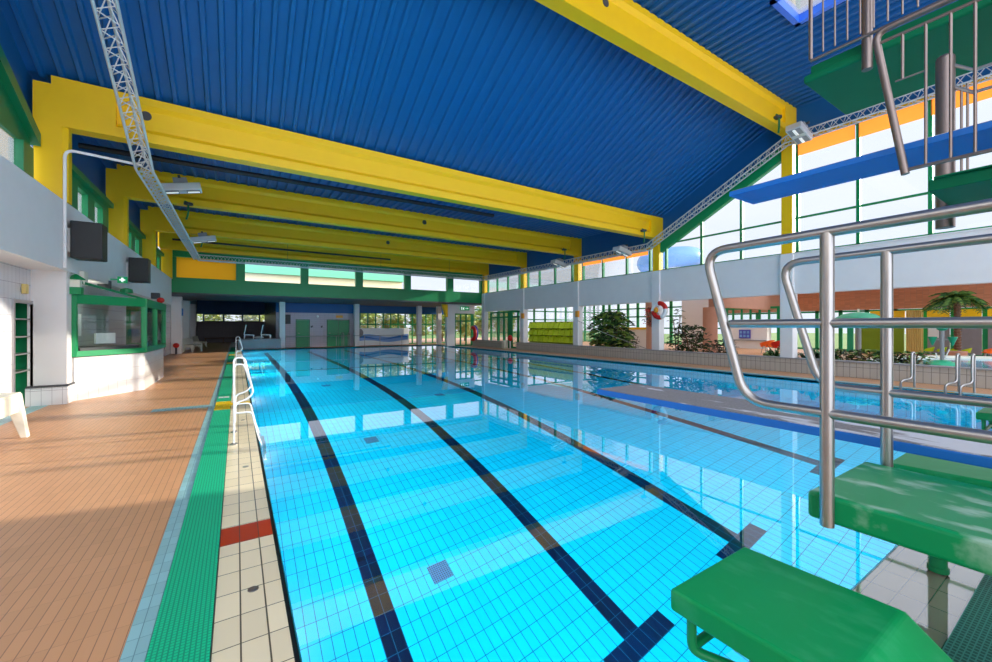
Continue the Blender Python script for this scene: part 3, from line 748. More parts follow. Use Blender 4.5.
# lime lockers behind the low wall: each cubby is one drawer part
t = thing('locker_bank', 'lime green bank of cube lockers behind the low tiled wall', 'lockers', (18.3, 19.5, .45))
LX = 18.2; NY = 9; CW = (23.9-18.85)/NY
b = MB(); b.box(LX+.1, LX+.5, 18.83, 23.92, 0.0, 1.9); part('carcass', b, M['lime_dark'], t)
for i in range(NY):
    for k in range(3):
        y0 = 18.87+i*CW; z0 = .5+k*.47
        b = MB(); b.prism([(LX-.1, z0), (LX+.12, z0), (LX+.12, z0+.41), (LX+.06, z0+.41)], 'y', y0, y0+CW-.07); d = part('locker_door', b, M['lime'], t)
        b = MB(); b.box(LX+.0, LX+.1, y0+CW*.35, y0+CW*.55, z0+.36, z0+.44); part('handle', b, M['lime_dark'], d)

# ------------------------------------------------------------------ the hall beyond the right columns
b = MB(); b.box(33, 33.3, -12, 17.4, 2.62, 6.0, 0); struct('wall_right_hall', b, M['brick'], 'orange brick wall above the windows across the paddling pool', 'wall')
b = MB()
for i in range(12): b.box(16.6, 21.5, -12+i*3.9, -11.8+i*3.9, 4.0, 4.12, 1)
b.box(21.5, 25.5, -12, 31, 4.0, 4.12, 0); b.box(30.5, 33.3, -12, 31, 4.0, 4.12, 0)
struct('ceiling_right_hall', b, [M['white'], M['green']], 'white ceiling of the paddling pool hall between added glass strips', 'ceiling')
b = MB(); b.box(16.6, 21.5, -12, 31, 4.12, 4.14); b.box(25.4, 30.6, -12, 31, 4.12, 4.14); struct('window_roof', b, M['pane'], 'unseen roof glass added over the paddling pool hall for daylight', 'window')  # unseen glass strips, added to let daylight into the hall
ysb = [0.4, 1.6, 2.8, 3.96, 5.09, 6.15, 7.4, 8.7, 10.0, 11.27, 13, 15, 17.4]
xglaze(35, 33.1, [17.4, 18.6, 19.8, 21, 22.2, 23.4, 24.6, 25.8, 27, 28.2, 29.4, 30.2], 0, 4.0, 'green framed glazing at the back right of the plant hall', (1.4, 2.5, 3.3), .14)
xglaze(33, 33.1, ysb, 0, 2.62, 'green framed window front across the paddling pool', (1.9,), .1)
# yellow blinds and curtain in that front
for i, (y0, y1) in enumerate(((2.9, 3.86), (4.06, 4.99), (5.19, 6.05), (6.95, 8.5))):
    b = MB(); b.box(32.86, 32.94, y0, y1, 1.75, 2.5); single('roller_blind', b, M['yellow'], ['yellow half-drawn blind at the right edge of the far window front', 'yellow half-drawn blind right of the palm trunk', 'yellow half-drawn blind between the curtain and the palm', 'yellow half-drawn blind left of the striped curtain'][i], 'blind', 'yellow blinds across the paddling pool')
b = MB(); n = 40
pts = [(32.7+.05*math.sin(i*1.3), 6.18+.7*i/n) for i in range(n+1)]
b.prism(pts+[(32.8, 6.88), (32.8, 6.18)], 'z', .1, 2.52); single('curtain', b, M['curtain'], 'pale yellow striped curtain in the far window front', 'curtain', fix=False)
single_box('partition_board', (32.7, 32.85, 6.95, 9.1, 0, 1.75), M['lime_dark'], 'olive coloured board left of the striped curtain', 'board')
single_box('green_door', (32.5, 32.62, 9.2, 9.5, 0, 2.2), M['teal_plastic'], 'narrow bright green door across the paddling pool', 'door')
single_box('notice_sheet', (32.84, 32.93, 5.6, 6.0, .95, 1.75), M['white'], 'white notice sheet on the far window front behind the mint cones', 'notice')
for i, (y0, y1) in enumerate(((2.9, 3.86), (4.06, 4.99), (5.2, 6.05))):
    single_box('dim_panel', (32.95, 33.0, y0, y1, .06, 1.75), M['concrete'], ['grey lower panel at the right edge of the far window front', 'grey lower panel behind the palm trunk', 'grey lower panel behind the lime chairs'][i], 'panel')
# pale glass/back wall of that hall
green_glaze(34, 17.0, 33, 30.2, 0, 3.9, 12, 'green framed conservatory glazing at the back of the plant hall', (1.0, 2.2, 3.0), .09)
t = thing('counter', 'white counter with a yellow top edge behind the plants', 'counter', (24.2, 19, 0))
b = MB(); b.box(24.0, 24.3, 18.0, 20.3, 0, 1.36); part('front', b, M['white'], t)
b = MB(); b.box(23.9, 24.4, 17.95, 20.35, 1.36, 1.5); part('top', b, M['yellow'], t, label='yellow top edge')
t = thing('brick_pillar', 'round orange brick pillar behind the lifebuoy column', 'pillar', (20.6, 15.0, 0))
b = MB(); b.lathe((20.6, 15.0, 0), [(.38, 0), (.38, 2.3)], 24); part('shaft', b, M['brick_round'], t, smooth=True)
b = MB(); b.lathe((20.6, 15.0, 2.3), [(.38, 0), (.42, .05), (.42, 1.6)], 24); part('capital', b, M['brick_round'], t, smooth=True)
b = MB(); b.lathe((24.0, 13.5, 0), [(.4, 0), (.4, 2.72)], 28); single('brick_pillar', b, M['brick_round'], 'thick pink round pillar right of the dark shrub', 'pillar', smooth=True)
b = MB(); b.box(26.9, 27.2, 14.9, 17.2, 0, 4.0); struct('wall_hall_pale', b, M['white'], 'pale partition wall behind the dark shrub', 'wall')
b = MB(); b.prism([(24.0, 13.2), (33.0, 13.2), (33.0, 17.4), (32.6, 17.4), (32.6, 13.6), (24.0, 13.6)], 'z', 2.73, 4.0); struct('wall_hall_brick', b, M['brick_round'], 'orange brick lintel wall above the glass screen', 'wall')
t = thing('glass_screen', 'glass booth with a white counter and blue poster beyond the low wall', 'booth', (31, 14, 0))
b = MB()
for i in range(7): b.box(30.95, 31.05, 12.7+i*.6-.06, 12.7+i*.6+.06, 1.95, 2.9)
b.box(30.94, 31.06, 12.4, 17.2, 2.8, 2.95); b.box(30.94, 31.06, 12.4, 17.2, 1.9, 2.02); b.box(30.92, 31.08, 16.1, 16.3, 0, 2.9); b.box(30.92, 31.08, 12.5, 12.8, 0, 2.9)
part('frame', b, M['green'], t, fix=False)
b = MB(); b.box(30.99, 31.01, 12.4, 17.2, 1.95, 2.9); part('glazing', b, M['pane_dim'], t)
b = MB(); b.box(30.7, 31.3, 13.3, 15.9, 0, 1.7); part('counter_front', b, M['white'], t)
b = MB(); b.box(30.6, 30.69, 14.35, 15.1, .72, 1.33); p = part('poster', b, M['purple'], t, label='blue poster')
b = MB()
for i in range(3):
    for k in range(2): b.box(30.57, 30.6, 14.4+i*.24, 14.56+i*.24, .8+k*.26, .98+k*.26)
part('poster_marks', b, M['slide_blue'], p)
b = MB(); b.box(30.55, 30.7, 13.3, 15.9, .55, .62); part('shelf_rail', b, M['grey'], t)

# paddling pool
t = thing('paddling_pool', 'round-cornered blue paddling pool beyond the low wall', 'paddling pool', (25, 3.6, 0))
b = MB()
def ell(cx, cy, rx, ry, n=40): return [(cx+rx*math.cos(2*math.pi*i/n), cy+ry*math.sin(2*math.pi*i/n)) for i in range(n)]
b.prism(ell(24.6, 1.5, 5.4, 4.6), 'z', 0, .07); part('water', b, M['kid_pool'], t)
b = MB(); b.tube([(x, y, .06) for x, y in ell(24.6, 1.5, 5.5, 4.7)], .12, 8, True); part('rim', b, M['plastic'], t, smooth=True)
def mush(x, y, label, rcap, h, zc):
    t = thing('water_mushroom', label, 'water mushroom', (x, y, .08))
    b = MB(); b.tube([(x, y, 0), (x, y, h)], .12, 14); part('stem', b, M['grey'], t, smooth=True)
    b = MB(); b.lathe((x, y, h-.05), [(rcap, 0), (rcap*1.0, .04), (rcap*.86, zc*.45), (rcap*.6, zc*.78), (rcap*.3, zc*.95), (.02, zc)], 28); part('cap', b, M['mint_plastic'], t, smooth=True)
    b = MB(); b.tube([(x-.06, y, h+zc-.1), (x-.06, y, h+zc+.12)], .02, 6); b.tube([(x+.1, y, h+zc-.1), (x+.1, y, h+zc+.12)], .02, 6); part('nozzle', b, M['plastic'], t)
mush(26.5, 7.3, 'large mint green mushroom shower standing beside the paddling pool', 1.05, 1.85, .5)
t = thing('water_toy', 'mint green dome with a grey column and three cone buckets in the paddling pool', 'water toy', (22.0, 3.66, .08))
tx, ty = 22.0, 3.66
b = MB(); b.lathe((tx, ty, .0), [(.44, 0), (.43, .1), (.34, .24), (.2, .32), (.02, .35)], 28); part('dome', b, M['mint_plastic'], t, smooth=True)
b = MB(); b.tube([(tx, ty, .3), (tx, ty, 1.5)], .06, 12); part('column', b, M['grey'], t, smooth=True)
for dx, dy, z in ((-.05, .24, 1.1), (.05, -.25, 1.1), (0, 0, 1.46)):
    b = MB(); b.lathe((tx+dx, ty+dy, z), [(.02, -.22), (.13, .08), (.13, .1), (.02, .1)] if z < 1.4 else [(.08, -.03), (.15, .03), (.13, .1), (.02, .12)], 18); part('cone_bucket', b, M['teal_plastic'], t, smooth=True)
    if z < 1.4:
        b = MB(); b.tube([(tx, ty, z), (tx+dx, ty+dy, z)], .03, 8); part('arm', b, M['grey'], t)
b = MB(); b.tube([(tx-.1, ty-.08, .38), (tx-.12, ty-.2, .75)], .018, 8); b.tube([(tx-.1, ty+.1, .38), (tx-.14, ty+.14, .6)], .018, 8); part('spout', b, M['steel_white'], t)

# tub chairs by the far window front
def tub_chair(x, y, rz, m, label, group, s=1.0):
    t = thing('tub_chair', label, 'chair', (x, y, 0), group)
    b = MB(); b.lathe((x, y, .42*s), [(.05, 0), (.33*s, .02), (.36*s, .06), (.05, .07)], 18); part('seat', b, m, t, smooth=True)
    vs = []; n = 10
    b = MB()
    for i in range(n):
        a0 = R(rz+90-110+220*i/n); a1 = R(rz+90-110+220*(i+1)/n)
        h0 = .42*s*(.45+.55*math.sin(math.pi*(i+.0)/n)); h1 = .42*s*(.45+.55*math.sin(math.pi*(i+1)/n))
        for rr in (0,):
            p = lambda a, r, z: (x+r*math.cos(a), y+r*math.sin(a), z)
            b.add([p(a0, .35*s, .42*s), p(a1, .35*s, .42*s), p(a1, .46*s, .46*s+h1), p(a0, .46*s, .46*s+h0), p(a0, .31*s, .42*s), p(a1, .31*s, .42*s), p(a1, .42*s, .46*s+h1), p(a0, .42*s, .46*s+h0)],
                  [(0,1,2,3),(7,6,5,4),(3,2,6,7),(0,4,5,1)])
    part('shell_back', b, m, t)
    for k in range(4):
        a = R(rz+45+90*k); b = MB(); b.tube([(x+.2*s*math.cos(a), y+.2*s*math.sin(a), .44*s), (x+.3*s*math.cos(a), y+.3*s*math.sin(a), 0)], .018, 6); part('leg', b, M['steel'], t)
for i, (x, y) in enumerate(((31.5, 5.76), (31.6, 5.32), (31.5, 4.9), (31.5, 4.45))):
    tub_chair(x, y, 180, M['lime'], ['lime green tub chair farthest left beyond the paddling pool', 'second lime green tub chair from the left beyond the paddling pool', 'third lime green tub chair from the left, behind the water toy column', 'lime green tub chair right of the palm planter'][i], 'lime tub chairs', .55)
tub_chair(31.0, 3.62, 200, M['orange_plastic'], 'orange tub chair at the right edge beyond the paddling pool', 'orange chairs', .62)
tub_chair(25.0, 10.2, 140, M['red'], 'red shell chair beside the white column with the handrail', 'red chairs', .95)
tub_chair(26.0, 11.3, 170, M['orange_plastic'], 'orange shell chair left of the red shell chair', 'orange chairs', .9)

# ------------------------------------------------------------------ plants
def leaf(b, p, d, L, W, droop=.3, mi=0):
    p = Vector(p); d = Vector(d).normalized(); s = d.cross(Vector((0, 0, 1)))
    if s.length < .01: s = Vector((1, 0, 0))
    s.normalize(); m = p+d*L*.5; e = p+d*L-Vector((0, 0, droop*L))
    b.add([p, m+s*W/2, e, m-s*W/2], [(0,1,2),(0,2,3)], mi)
def rdir(up=.3):
    a = random.uniform(0, 2*math.pi); return Vector((math.cos(a), math.sin(a), random.uniform(-.3, 1)*up+.1))
def shrub(x, y, z, r, h, n, mats, label, L=.3, W=.1, name='potted_shrub', stems=5, cat='plant', group=None):
    t = thing(name, label, cat, (x, y, z), group)
    b = MB(); tips = []
    for i in range(stems):
        a = 2*math.pi*i/stems+random.uniform(-.3, .3); tx, ty = x+.6*r*math.cos(a), y+.6*r*math.sin(a)
        pts = [(x+.05*math.cos(a), y+.05*math.sin(a), z), (x+.25*r*math.cos(a), y+.25*r*math.sin(a), z+h*.5), (tx, ty, z+h*random.uniform(.75, .95))]
        b.tube(pts, .025, 6, r1=.01)
    part('stems', b, M['bark'], t)
    b = MB()
    for i in range(n):
        u = random.random()**.4; a = random.uniform(0, 2*math.pi); zz = random.uniform(.08, 1)
        rr = r*u*math.sin(math.pi*min(1, .15+zz*.75))**.6
        leaf(b, (x+rr*math.cos(a), y+rr*math.sin(a), z+h*zz), rdir(.6), L*random.uniform(.6, 1.2), W*random.uniform(.7, 1.2), random.uniform(.1, .6), random.randrange(len(mats)))
    part('foliage', b, [M[k] for k in mats], t, fix=False)
    return t
def broad(x, y, z, n, L, W, mats, label, name='leafy_plant', spread=.6, group=None):
    t = thing(name, label, 'plant', (x, y, z), group); b = MB()
    for i in range(n):
        a = random.uniform(0, 2*math.pi); e = random.uniform(.3, 1.3)
        d = Vector((math.cos(a)*spread, math.sin(a)*spread, e)).normalized(); px = (x+random.uniform(-.25, .25), y+random.uniform(-.4, .4), z)
        l = L*random.uniform(.6, 1.15); s = d.cross(Vector((0, 0, 1))).normalized(); P = Vector(px); ww = W*random.uniform(.8, 1.2)
        q = [P, P+d*l*.45, P+d*l*.8-Vector((0, 0, .08*l)), P+d*l-Vector((0, 0, .3*l))]
        b.add([q[0], q[1]+s*ww/2, q[1]-s*ww/2, q[2]+s*ww*.42, q[2]-s*ww*.42, q[3]], [(0,1,2),(1,3,4,2),(3,5,4)], random.randrange(len(mats)))
    part('foliage', b, [M[k] for k in mats], t, fix=False)
    b = MB(); b.lathe((x, y, z-.3), [(.16, 0), (.22, .3), (.02, .3)], 14); part('pot', b, M['brick_round'], t, smooth=True)
shrub(17.9, 15.75, .0, 1.1, 2.35, 1000, ['leaf', 'leaf_dark', 'leaf_light'], 'large feathery green shrub between the two right columns', .55, .06, stems=9)
shrub(17.6, 10.85, .0, .9, 1.6, 620, ['leaf_dark', 'leaf_dark', 'leaf'], 'dark leafy shrub right of the lifebuoy column', .26, .12, stems=7)
shrub(18.2, 11.9, .0, .4, 2.5, 110, ['leaf_dark', 'leaf'], 'tall sparse climbing plant behind the lifebuoy column', .22, .1, stems=4)
shrub(17.3, 9.2, .0, .6, 1.0, 300, ['leaf_dark'], 'low dark bush at the right end of the shrubs', .22, .1, stems=5)
shrub(20.0, 14.7, 1.55, .4, 1.1, 320, ['red', 'leaf_dark'], 'red flowering hanging plant on the brick pillar', .16, .08, stems=3)
shrub(21.0, 16.6, 0, .4, 1.0, 50, ['leaf_dark'], 'thin young plant in front of the white counter', .2, .1, stems=4)
broad(17.0, 6.95, .3, 75, .55, .13, ['leaf', 'leaf', 'leaf_light'], 'broad leaved plant with pink flowers left of the nearest column')
shrub(17.2, 7.15, .3, .5, .7, 14, ['red', 'white'], 'pink flower stalks above the broad leaved plant', .16, .1, stems=3)
broad(17.0, 5.75, .3, 60, .75, .12, ['leaf', 'leaf_dark'], 'spiky green plant just right of the nearest column')
for i, y in enumerate((5.0, 4.45, 3.95, 3.45)):
    shrub(17.1, y, .2, .48, .62, 170, ['leaf', 'leaf_dark', 'leaf_light'], ['leafy hedge plant behind the steel post of the handrail', 'leafy hedge plant second right of the handrail post', 'leafy hedge plant third right of the handrail post', 'last leafy hedge plant before the paddling pool opens up'][i], .2, .1, stems=4, group='hedge plants on the low wall')
# palm
t = thing('palm_tree', 'potted palm tree with a shaggy trunk beyond the paddling pool', 'palm', (30.5, 4.55, 0))
px_, py_ = 30.5, 4.55
b = MB(); b.lathe((px_, py_, 0), [(.3, 0), (.36, .32), (.32, .34), (.05, .34)], 24); part('planter', b, M['brick_round'], t, smooth=True)
prof = []; zz = .4
while zz < 3.0: prof += [(.1, zz), (.15, zz+.1), (.1, zz+.12)]; zz += .14
b = MB(); pr = [(r, z) for r, z in prof]; b.lathe((px_, py_, 0), pr, 14); part('trunk', b, M['bark'], t)
b = MB()
for i in range(38):
    a = 2*math.pi*i/38*3.1+random.uniform(-.1, .1); el = random.uniform(-.35, .9); L = random.uniform(.8, 1.25)
    base = Vector((px_, py_, 3.05)); dirv = Vector((math.cos(a)*math.cos(el), math.sin(a)*math.cos(el), math.sin(el)))
    pts = [base+dirv*L*s-Vector((0, 0, 1))*(.55*L*s*s) for s in (0, .25, .5, .75, 1)]
    sd = dirv.cross(Vector((0, 0, 1))).normalized()
    for k in range(12):
        s = (k+1)/12; j = min(3, int(s*4)); f_ = s*4-j; P = pts[j]*(1-f_)+pts[j+1]*f_
        for sg in (-1, 1): leaf(b, P, sd*sg*.8+dirv*.6, .45*(1.1-s*.6), .05, .4, random.randrange(2))
    b.tube(pts, .02, 5, r1=.006)
part('fronds', b, [M['leaf'], M['leaf_light']], t, fix=False)

# lifebuoy on column 2
t = thing('lifebuoy', 'red and white lifebuoy with a yellow centre on the white column', 'lifebuoy', (16.05, 11.45, 2.0))
LC = (15.93, 11.28, 2.3)
segs = [('red', 10, 95), ('white', 95, 185), ('red', 185, 290), ('white', 290, 370)]
for m, a0, a1 in segs:
    b = MB(); b.tube([(LC[0]-.0+.02, LC[1]-.31*math.cos(R(a0+(a1-a0)*i/10)), LC[2]+.32*math.sin(R(a0+(a1-a0)*i/10))) for i in range(11)], .1, 12)
    part('ring_segment', b, M[m if m == 'red' else 'white_gloss'], t, smooth=True, label='red segment' if m == 'red' else 'white segment')
b = MB(); b.ball((LC[0]-.08, LC[1]+.1, LC[2]+.02), .07, .12, .13); part('buoy', b, M['orange'], t, smooth=True, label='yellow float')
b = MB(); b.box(15.95, 16.17, 11.35, 11.6, 2.2, 2.4); part('bracket', b, M['white'], t)
b = MB(); pts = [(16.0, 16.5, 1.9), (16.0, 14.6, 1.25), (16.0, 12.0, .55)]; b.tube(rounded(pts, .5), .015, 6); single('rescue_pole', b, M['grey'], 'grey rescue pole leaning across the opening left of the lifebuoy column', 'pole')

# ------------------------------------------------------------------ outside: slide, houses, trees, lawn
b = MB(); b.box(-60, 80, 48.2, 120, -.3, -.12); b.box(33.4, 120, -60, 48.2, -.3, -.12); struct('ground', b, M['grass'], 'lawn outside the pool hall', 'lawn')
t = thing('tube_slide', 'blue spiral tube slide outside the upper right windows', 'water slide', (25, 16, 4.2))
b = MB(); n = 26
b.tube([(25.6+1.5*math.cos(a), 17.3+1.5*math.sin(a), 6.1+.08*(a-R(150))) for a in [R(60+250*i/n) for i in range(n+1)]], .68, 18); part('tube', b, M['slide_blue'], t, smooth=True)
b = MB()
for (x, y) in ((25.2, 17.0), (26.0, 21.0)): b.tube([(x, y, 4.15), (x, y, 7.0)], .2, 12)
part('support', b, M['white'], t, smooth=True)
b = MB(); b.tube([(24.9, 19.4, 5.0), (24.2, 23.0, 4.85), (24.0, 28, 4.8)], .4, 14); part('run_out', b, M['slide_blue'], t, smooth=True)
t = thing('cream_building', 'cream rendered block with a mint roof edge seen through the far windows', 'building', (7, 38, 3.3))
b = MB(); b.box(-3, 14.2, 40, 46, 4.22, 6.1); part('wall', b, M['cream'], t)
b = MB(); b.box(-3.3, 14.4, 39.7, 46.3, 6.1, 6.75); part('roof_edge', b, M['mint'], t, label='mint green roof edge')
b = MB(); b.box(-3, 14.2, 39.9, 46, 4.22, 4.3); part('base', b, M['cream'], t)
def tree(x, y, h, r, n, mats, label):
    t = thing('tree', label, 'tree', (x, y, -.12), 'trees outside the far glass wall')
    b = MB(); b.tube([(x, y, -.12), (x+.1, y, h*.5), (x, y, h*.8)], .16, 8, r1=.05); part('trunk', b, M['bark'], t)
    b = MB()
    for i in range(n):
        d = Vector((random.gauss(0, 1), random.gauss(0, 1), random.gauss(0, 1))).normalized()*random.random()**.33
        leaf(b, (x+d.x*r, y+d.y*r, h*.58+d.z*h*.46), rdir(.8), .5, .38, .3, random.randrange(len(mats)))
    part('crown', b, [M[k] for k in mats], t, fix=False)
TL = ['light green tree outside left of the far glass wall', 'green bush outside behind the blue wave panel', 'dark green tree outside behind the wave panel', 'light green tree outside behind the first white column', 'green tree outside between the white columns', 'dark tree outside behind the second white column', 'light tree outside near the far right corner', 'green tree outside the dark bay windows', 'light bush outside the dark bay windows']
for i, (x, y, h, r, mm) in enumerate(((10.2, 38.2, 3.6, 1.2, ['tree_light', 'tree_leaf']), (12.8, 38.6, 3.2, 1.2, ['tree_leaf', 'tree_light']), (15.4, 38.2, 3.9, 1.2, ['tree_leaf', 'tree_leaf']), (18.0, 38.6, 3.5, 1.2, ['tree_light', 'tree_leaf']),
                                   (20.6, 38.2, 3.3, 1.2, ['tree_leaf', 'tree_light']), (23.2, 38.6, 4.0, 1.2, ['tree_leaf', 'tree_leaf']), (25.8, 38.4, 3.4, 1.2, ['tree_light', 'tree_leaf']), (-2.1, 51, 4.2, 1.6, ['tree_light', 'tree_leaf']), (1.6, 51, 4.0, 1.6, ['tree_leaf', 'tree_light']))):
    tree(x, y, h, r, 900, mm, TL[i])
b = MB(); b.box(7.6, 27, 34.9, 38, -.14, -.02); struct('floor_terrace', b, M['concrete'], 'pale terrace outside the far glass wall', 'terrace')

# ------------------------------------------------------------------ lighting trusses
def truss(name, pts, side, label, w=.3, pitch=.32, hang=()):
    t = thing(name, label, 'truss', pts[0], 'lighting trusses'); pts = [Vector(p) for p in pts]; side = Vector(side)
    offs = [side*w/2, -side*w/2, Vector((0, 0, w*.95))]
    for o in offs:
        b = MB(); b.tube([p+o for p in pts], .026, 8); part('chord', b, M['truss'], t, smooth=True)
    b = MB()
    for p0, p1 in zip(pts, pts[1:]):
        L = (p1-p0).length; n = max(2, int(L/pitch))
        for i in range(n):
            a = p0.lerp(p1, i/n); c = p0.lerp(p1, (i+1)/n); m = (a+c)/2
            for u, v in ((0, 1), (1, 2), (2, 0)):
                b.tube([a+offs[u], m+offs[v]], .011, 4); b.tube([m+offs[v], c+offs[u]], .011, 4)
    part('lattice', b, M['truss'], t, fix=False)
    for p, z1 in hang:
        b = MB(); b.tube([p, (p[0], p[1], z1)], .008, 5); part('hanger', b, M['dark'], t)
truss('lighting_truss', [(-1.75, 26.4, 5.1), (-1.75, 11.9, 5.1), (-1.75, 6.3, 7.85), (-1.75, -1, 7.85)], (1, 0, 0), 'white lattice lighting truss along the left side', hang=[((-1.75, 16.85, 5.3), 5.6), ((-1.75, 22, 5.3), 5.6)])
truss('lighting_truss', [(-1.75, 26.55, 5.1), (15.9, 26.55, 5.1)], (0, 1, 0), 'white lattice lighting truss across in front of the green far wall', hang=[((2.5, 26.55, 5.35), 6.55), ((8, 26.55, 5.35), 6.55), ((13, 26.55, 5.35), 6.55)])
truss('lighting_truss', [(15.9, 26.4, 5.1), (15.9, 11.9, 5.1), (15.9, 6.3, 7.85), (15.9, -1.2, 7.85)], (1, 0, 0), 'white lattice lighting truss along the right side', hang=[((15.9, 16.85, 5.3), 5.6), ((15.9, 22, 5.3), 5.6)])

def flood(x, y, z, tilt, label, yaw=0, lit=False):
    t = thing('floodlight', label, 'floodlight', (x, y, z), 'floodlights on the trusses')
    m = Matrix.Translation((x, y, z)) @ Matrix.Rotation(R(yaw), 4, 'Z') @ Matrix.Rotation(R(tilt), 4, 'Y')
    def tb(*a):
        q = MB(); q.box(*a); q.v = [tuple(m @ Vector(p)) for p in q.v]; return q
    part('housing', tb(-.45, .45, -.22, .22, 0, .2), M['truss'], t, bevel=.02)
    part('ballast', tb(-.16, .16, -.17, .17, .2, .36), M['grey'], t)
    for s in (-.25, .25):
        part('lens', tb(s-.16, s+.16, -.17, .17, -.012, .0), M['grey'], t)
        part('lamp_tube', tb(s-.14, s+.14, -.035, .035, -.03, -.012), M['lens'], t, label='bright lamp tube')
    part('bracket', tb(-.03, .03, -.26, .26, .34, .4), M['dark'], t)
    if not lit: return
    l = bpy.data.lights.new('flood', 'AREA'); l.shape = 'RECTANGLE'; l.size = .9; l.size_y = .44; l.energy = FLOOD; l.color = (1, .96, .9)
    lo = bpy.data.objects.new('flood_lamp', l); col.objects.link(lo); lo.matrix_world = m @ Matrix.Translation((0, 0, -.05))
FLOOD = 200
POOL_FILL = 120
flood(-1.3, 14.6, 5.45, -12, 'grey double floodlight on the left truss nearest the camera')
flood(-1.2, 21.8, 5.3, -12, 'grey double floodlight on the left truss farther away')
flood(15.4, 12.9, 5.05, 12, 'grey double floodlight on the right truss by the second yellow column')
flood(15.4, 17.4, 5.05, 12, 'grey double floodlight on the right truss by the third yellow column')
flood(15.3, 5.7, 7.75, 14, 'grey double floodlight on the high right truss by the nearest yellow column')
# green cable hooks / pulleys
for i, (x, y, z) in enumerate(((-1.35, 16.7, 5.6), (-1.3, 22.2, 5.6), (15.0, 11.4, 5.75), (15.1, 16.6, 5.75), (14.9, 6.15, 8.4))):
    t = thing('cable_hook', ['green hanger with a dark disc under the third roof beam at the left', 'green hanger with a dark disc under the fourth roof beam at the left', 'green hook on the second roof beam at its right end', 'green hook on the third roof beam at its right end', 'green hook on the nearest roof beam at its right end'][i], 'hook', (x, y, z), 'green hooks on the roof beams')
    b = MB(); b.tube(rounded([(x-.1, y, z+.1), (x, y-.05, z+.05), (x, y-.05, z-.3), (x-.05, y-.05, z-.5)], .08), .03, 6); part('rod', b, M['green_dark'], t)
    b = MB(); b.lathe((x, y, z-.02), [(.02, 0), (.13, .02), (.13, .08), (.02, .1)], 14); part('disc', b, M['dark'], t, smooth=True)
# dark pipe between beams and white conduit
b = MB(); b.tube([(-3.2, 13.6, 5.95), (8.6, 13.6, 6.0)], .07, 8); single('ceiling_pipe', b, M['black'], 'black pipe running across under the ceiling between the second and third beams', 'pipe', smooth=True)
b = MB(); b.tube([(-2.6, 24.6, 5.75), (8.0, 24.6, 5.72)], .05, 8); single('ceiling_pipe', b, M['black'], 'black pipe running across under the ceiling near the farthest beam', 'pipe', smooth=True)
b = MB(); b.tube(rounded([(-2.87, 11.34, 2.75), (-2.87, 11.34, 5.1), (-1.8, 11.9, 5.2)], .16), .028, 8); single('conduit', b, M['white'], 'white conduit pipe rising up the first left column and over to the truss', 'pipe', smooth=True)

# ------------------------------------------------------------------ left wall fittings
def speaker(y, label):
    t = thing('loudspeaker', label, 'loudspeaker', (-2.6, y, 2.98), 'loudspeakers on the left wall')
    b = MB(); b.box(-2.84, -2.36, y, y+.42, 2.98, 3.74); part('cabinet', b, M['black'], t, bevel=.02)
    b = MB(); b.box(-2.81, -2.39, y-.012, y, 3.01, 3.71); part('grille', b, M['black'], t, bevel=.005)
    b = MB(); b.box(-2.9, -2.84, y+.1, y+.3, 3.1, 3.6); part('wall_bracket', b, M['white'], t)
speaker(11.5, 'black loudspeaker box on the left wall nearest the camera')
speaker(16.7, 'black loudspeaker box on the left wall above the end of the booth')
t = thing('first_aid_sign', 'green first aid sign with a white cross beside the farther loudspeaker', 'sign', (-2.7, 14.9, 2.78))
b = MB(); b.box(-2.76, -2.55, 14.9, 14.94, 2.78, 2.96); b.box(-2.9, -2.76, 14.91, 14.93, 2.86, 2.89); part('panel', b, M['sign_green'], t)
b = MB(); b.box(-2.675, -2.635, 14.885, 14.9, 2.81, 2.93); b.box(-2.715, -2.595, 14.885, 14.9, 2.85, 2.89); part('cross', b, M['sign_white'], t, label='white cross')
b = MB(); b.box(-2.9, -2.82, 12.35, 12.6, 2.5, 2.8); single('sensor_box', b, M['plastic'], 'cream sensor box on the wall above the booth corner', 'box')
b = MB(); b.box(-3.44, -3.38, 11.3, 11.42, 2.22, 2.4); single('socket_box', b, M['curtain'], 'small ochre box on the tiles above the green shelf niche', 'box')

# lifeguard booth
P0, P1, P2, P3 = (-2.93, 12.1), (-1.96, 13.3), (-1.94, 16.3), (-2.93, 17.3)
t = thing('lifeguard_booth', 'lifeguard booth with green window frames on a white tiled base', 'booth', (-2.4, 14.5, 0))
poly = [P0, P1, P2, P3]
b = MB(); b.prism(poly, 'z', 0, .93); part('tiled_base', b, tiles('booth_tile', lin(222, 219, 217), lin(196, 178, 174), 'YZ', (.16, .3), (.006, .007), rough=.25, var=.02, wear=.02), t)
def lerp(a, c, s): return (a[0]+(c[0]-a[0])*s, a[1]+(c[1]-a[1])*s)
b = MB()
for a, c in ((P0, P1), (P1, P2), (P2, P3)):
    b.bar((a[0], a[1], 1.0), (c[0], c[1], 1.0), .12, .12); b.bar((a[0], a[1], 2.18), (c[0], c[1], 2.18), .12, .2)
for p in (P0, P1, P2, P3, lerp(P1, P2, .5)): b.bar((p[0], p[1], .94), (p[0], p[1], 2.27), .11, .11, up=(0, 1, 0))
part('window_frame', b, M['green'], t, fix=False)
b = MB(); b.prism([(x*1.0+.03, y) for x, y in poly], 'z', .925, .95); part('sill', b, M['dark'], t)
for i, (a, c) in enumerate(((P0, P1), (P1, P2), (P2, P3))):
    b = MB(); b.bar((a[0], a[1], 1.6), (c[0], c[1], 1.6), .012, 1.1); part('pane', b, M['pane_dim'], t)
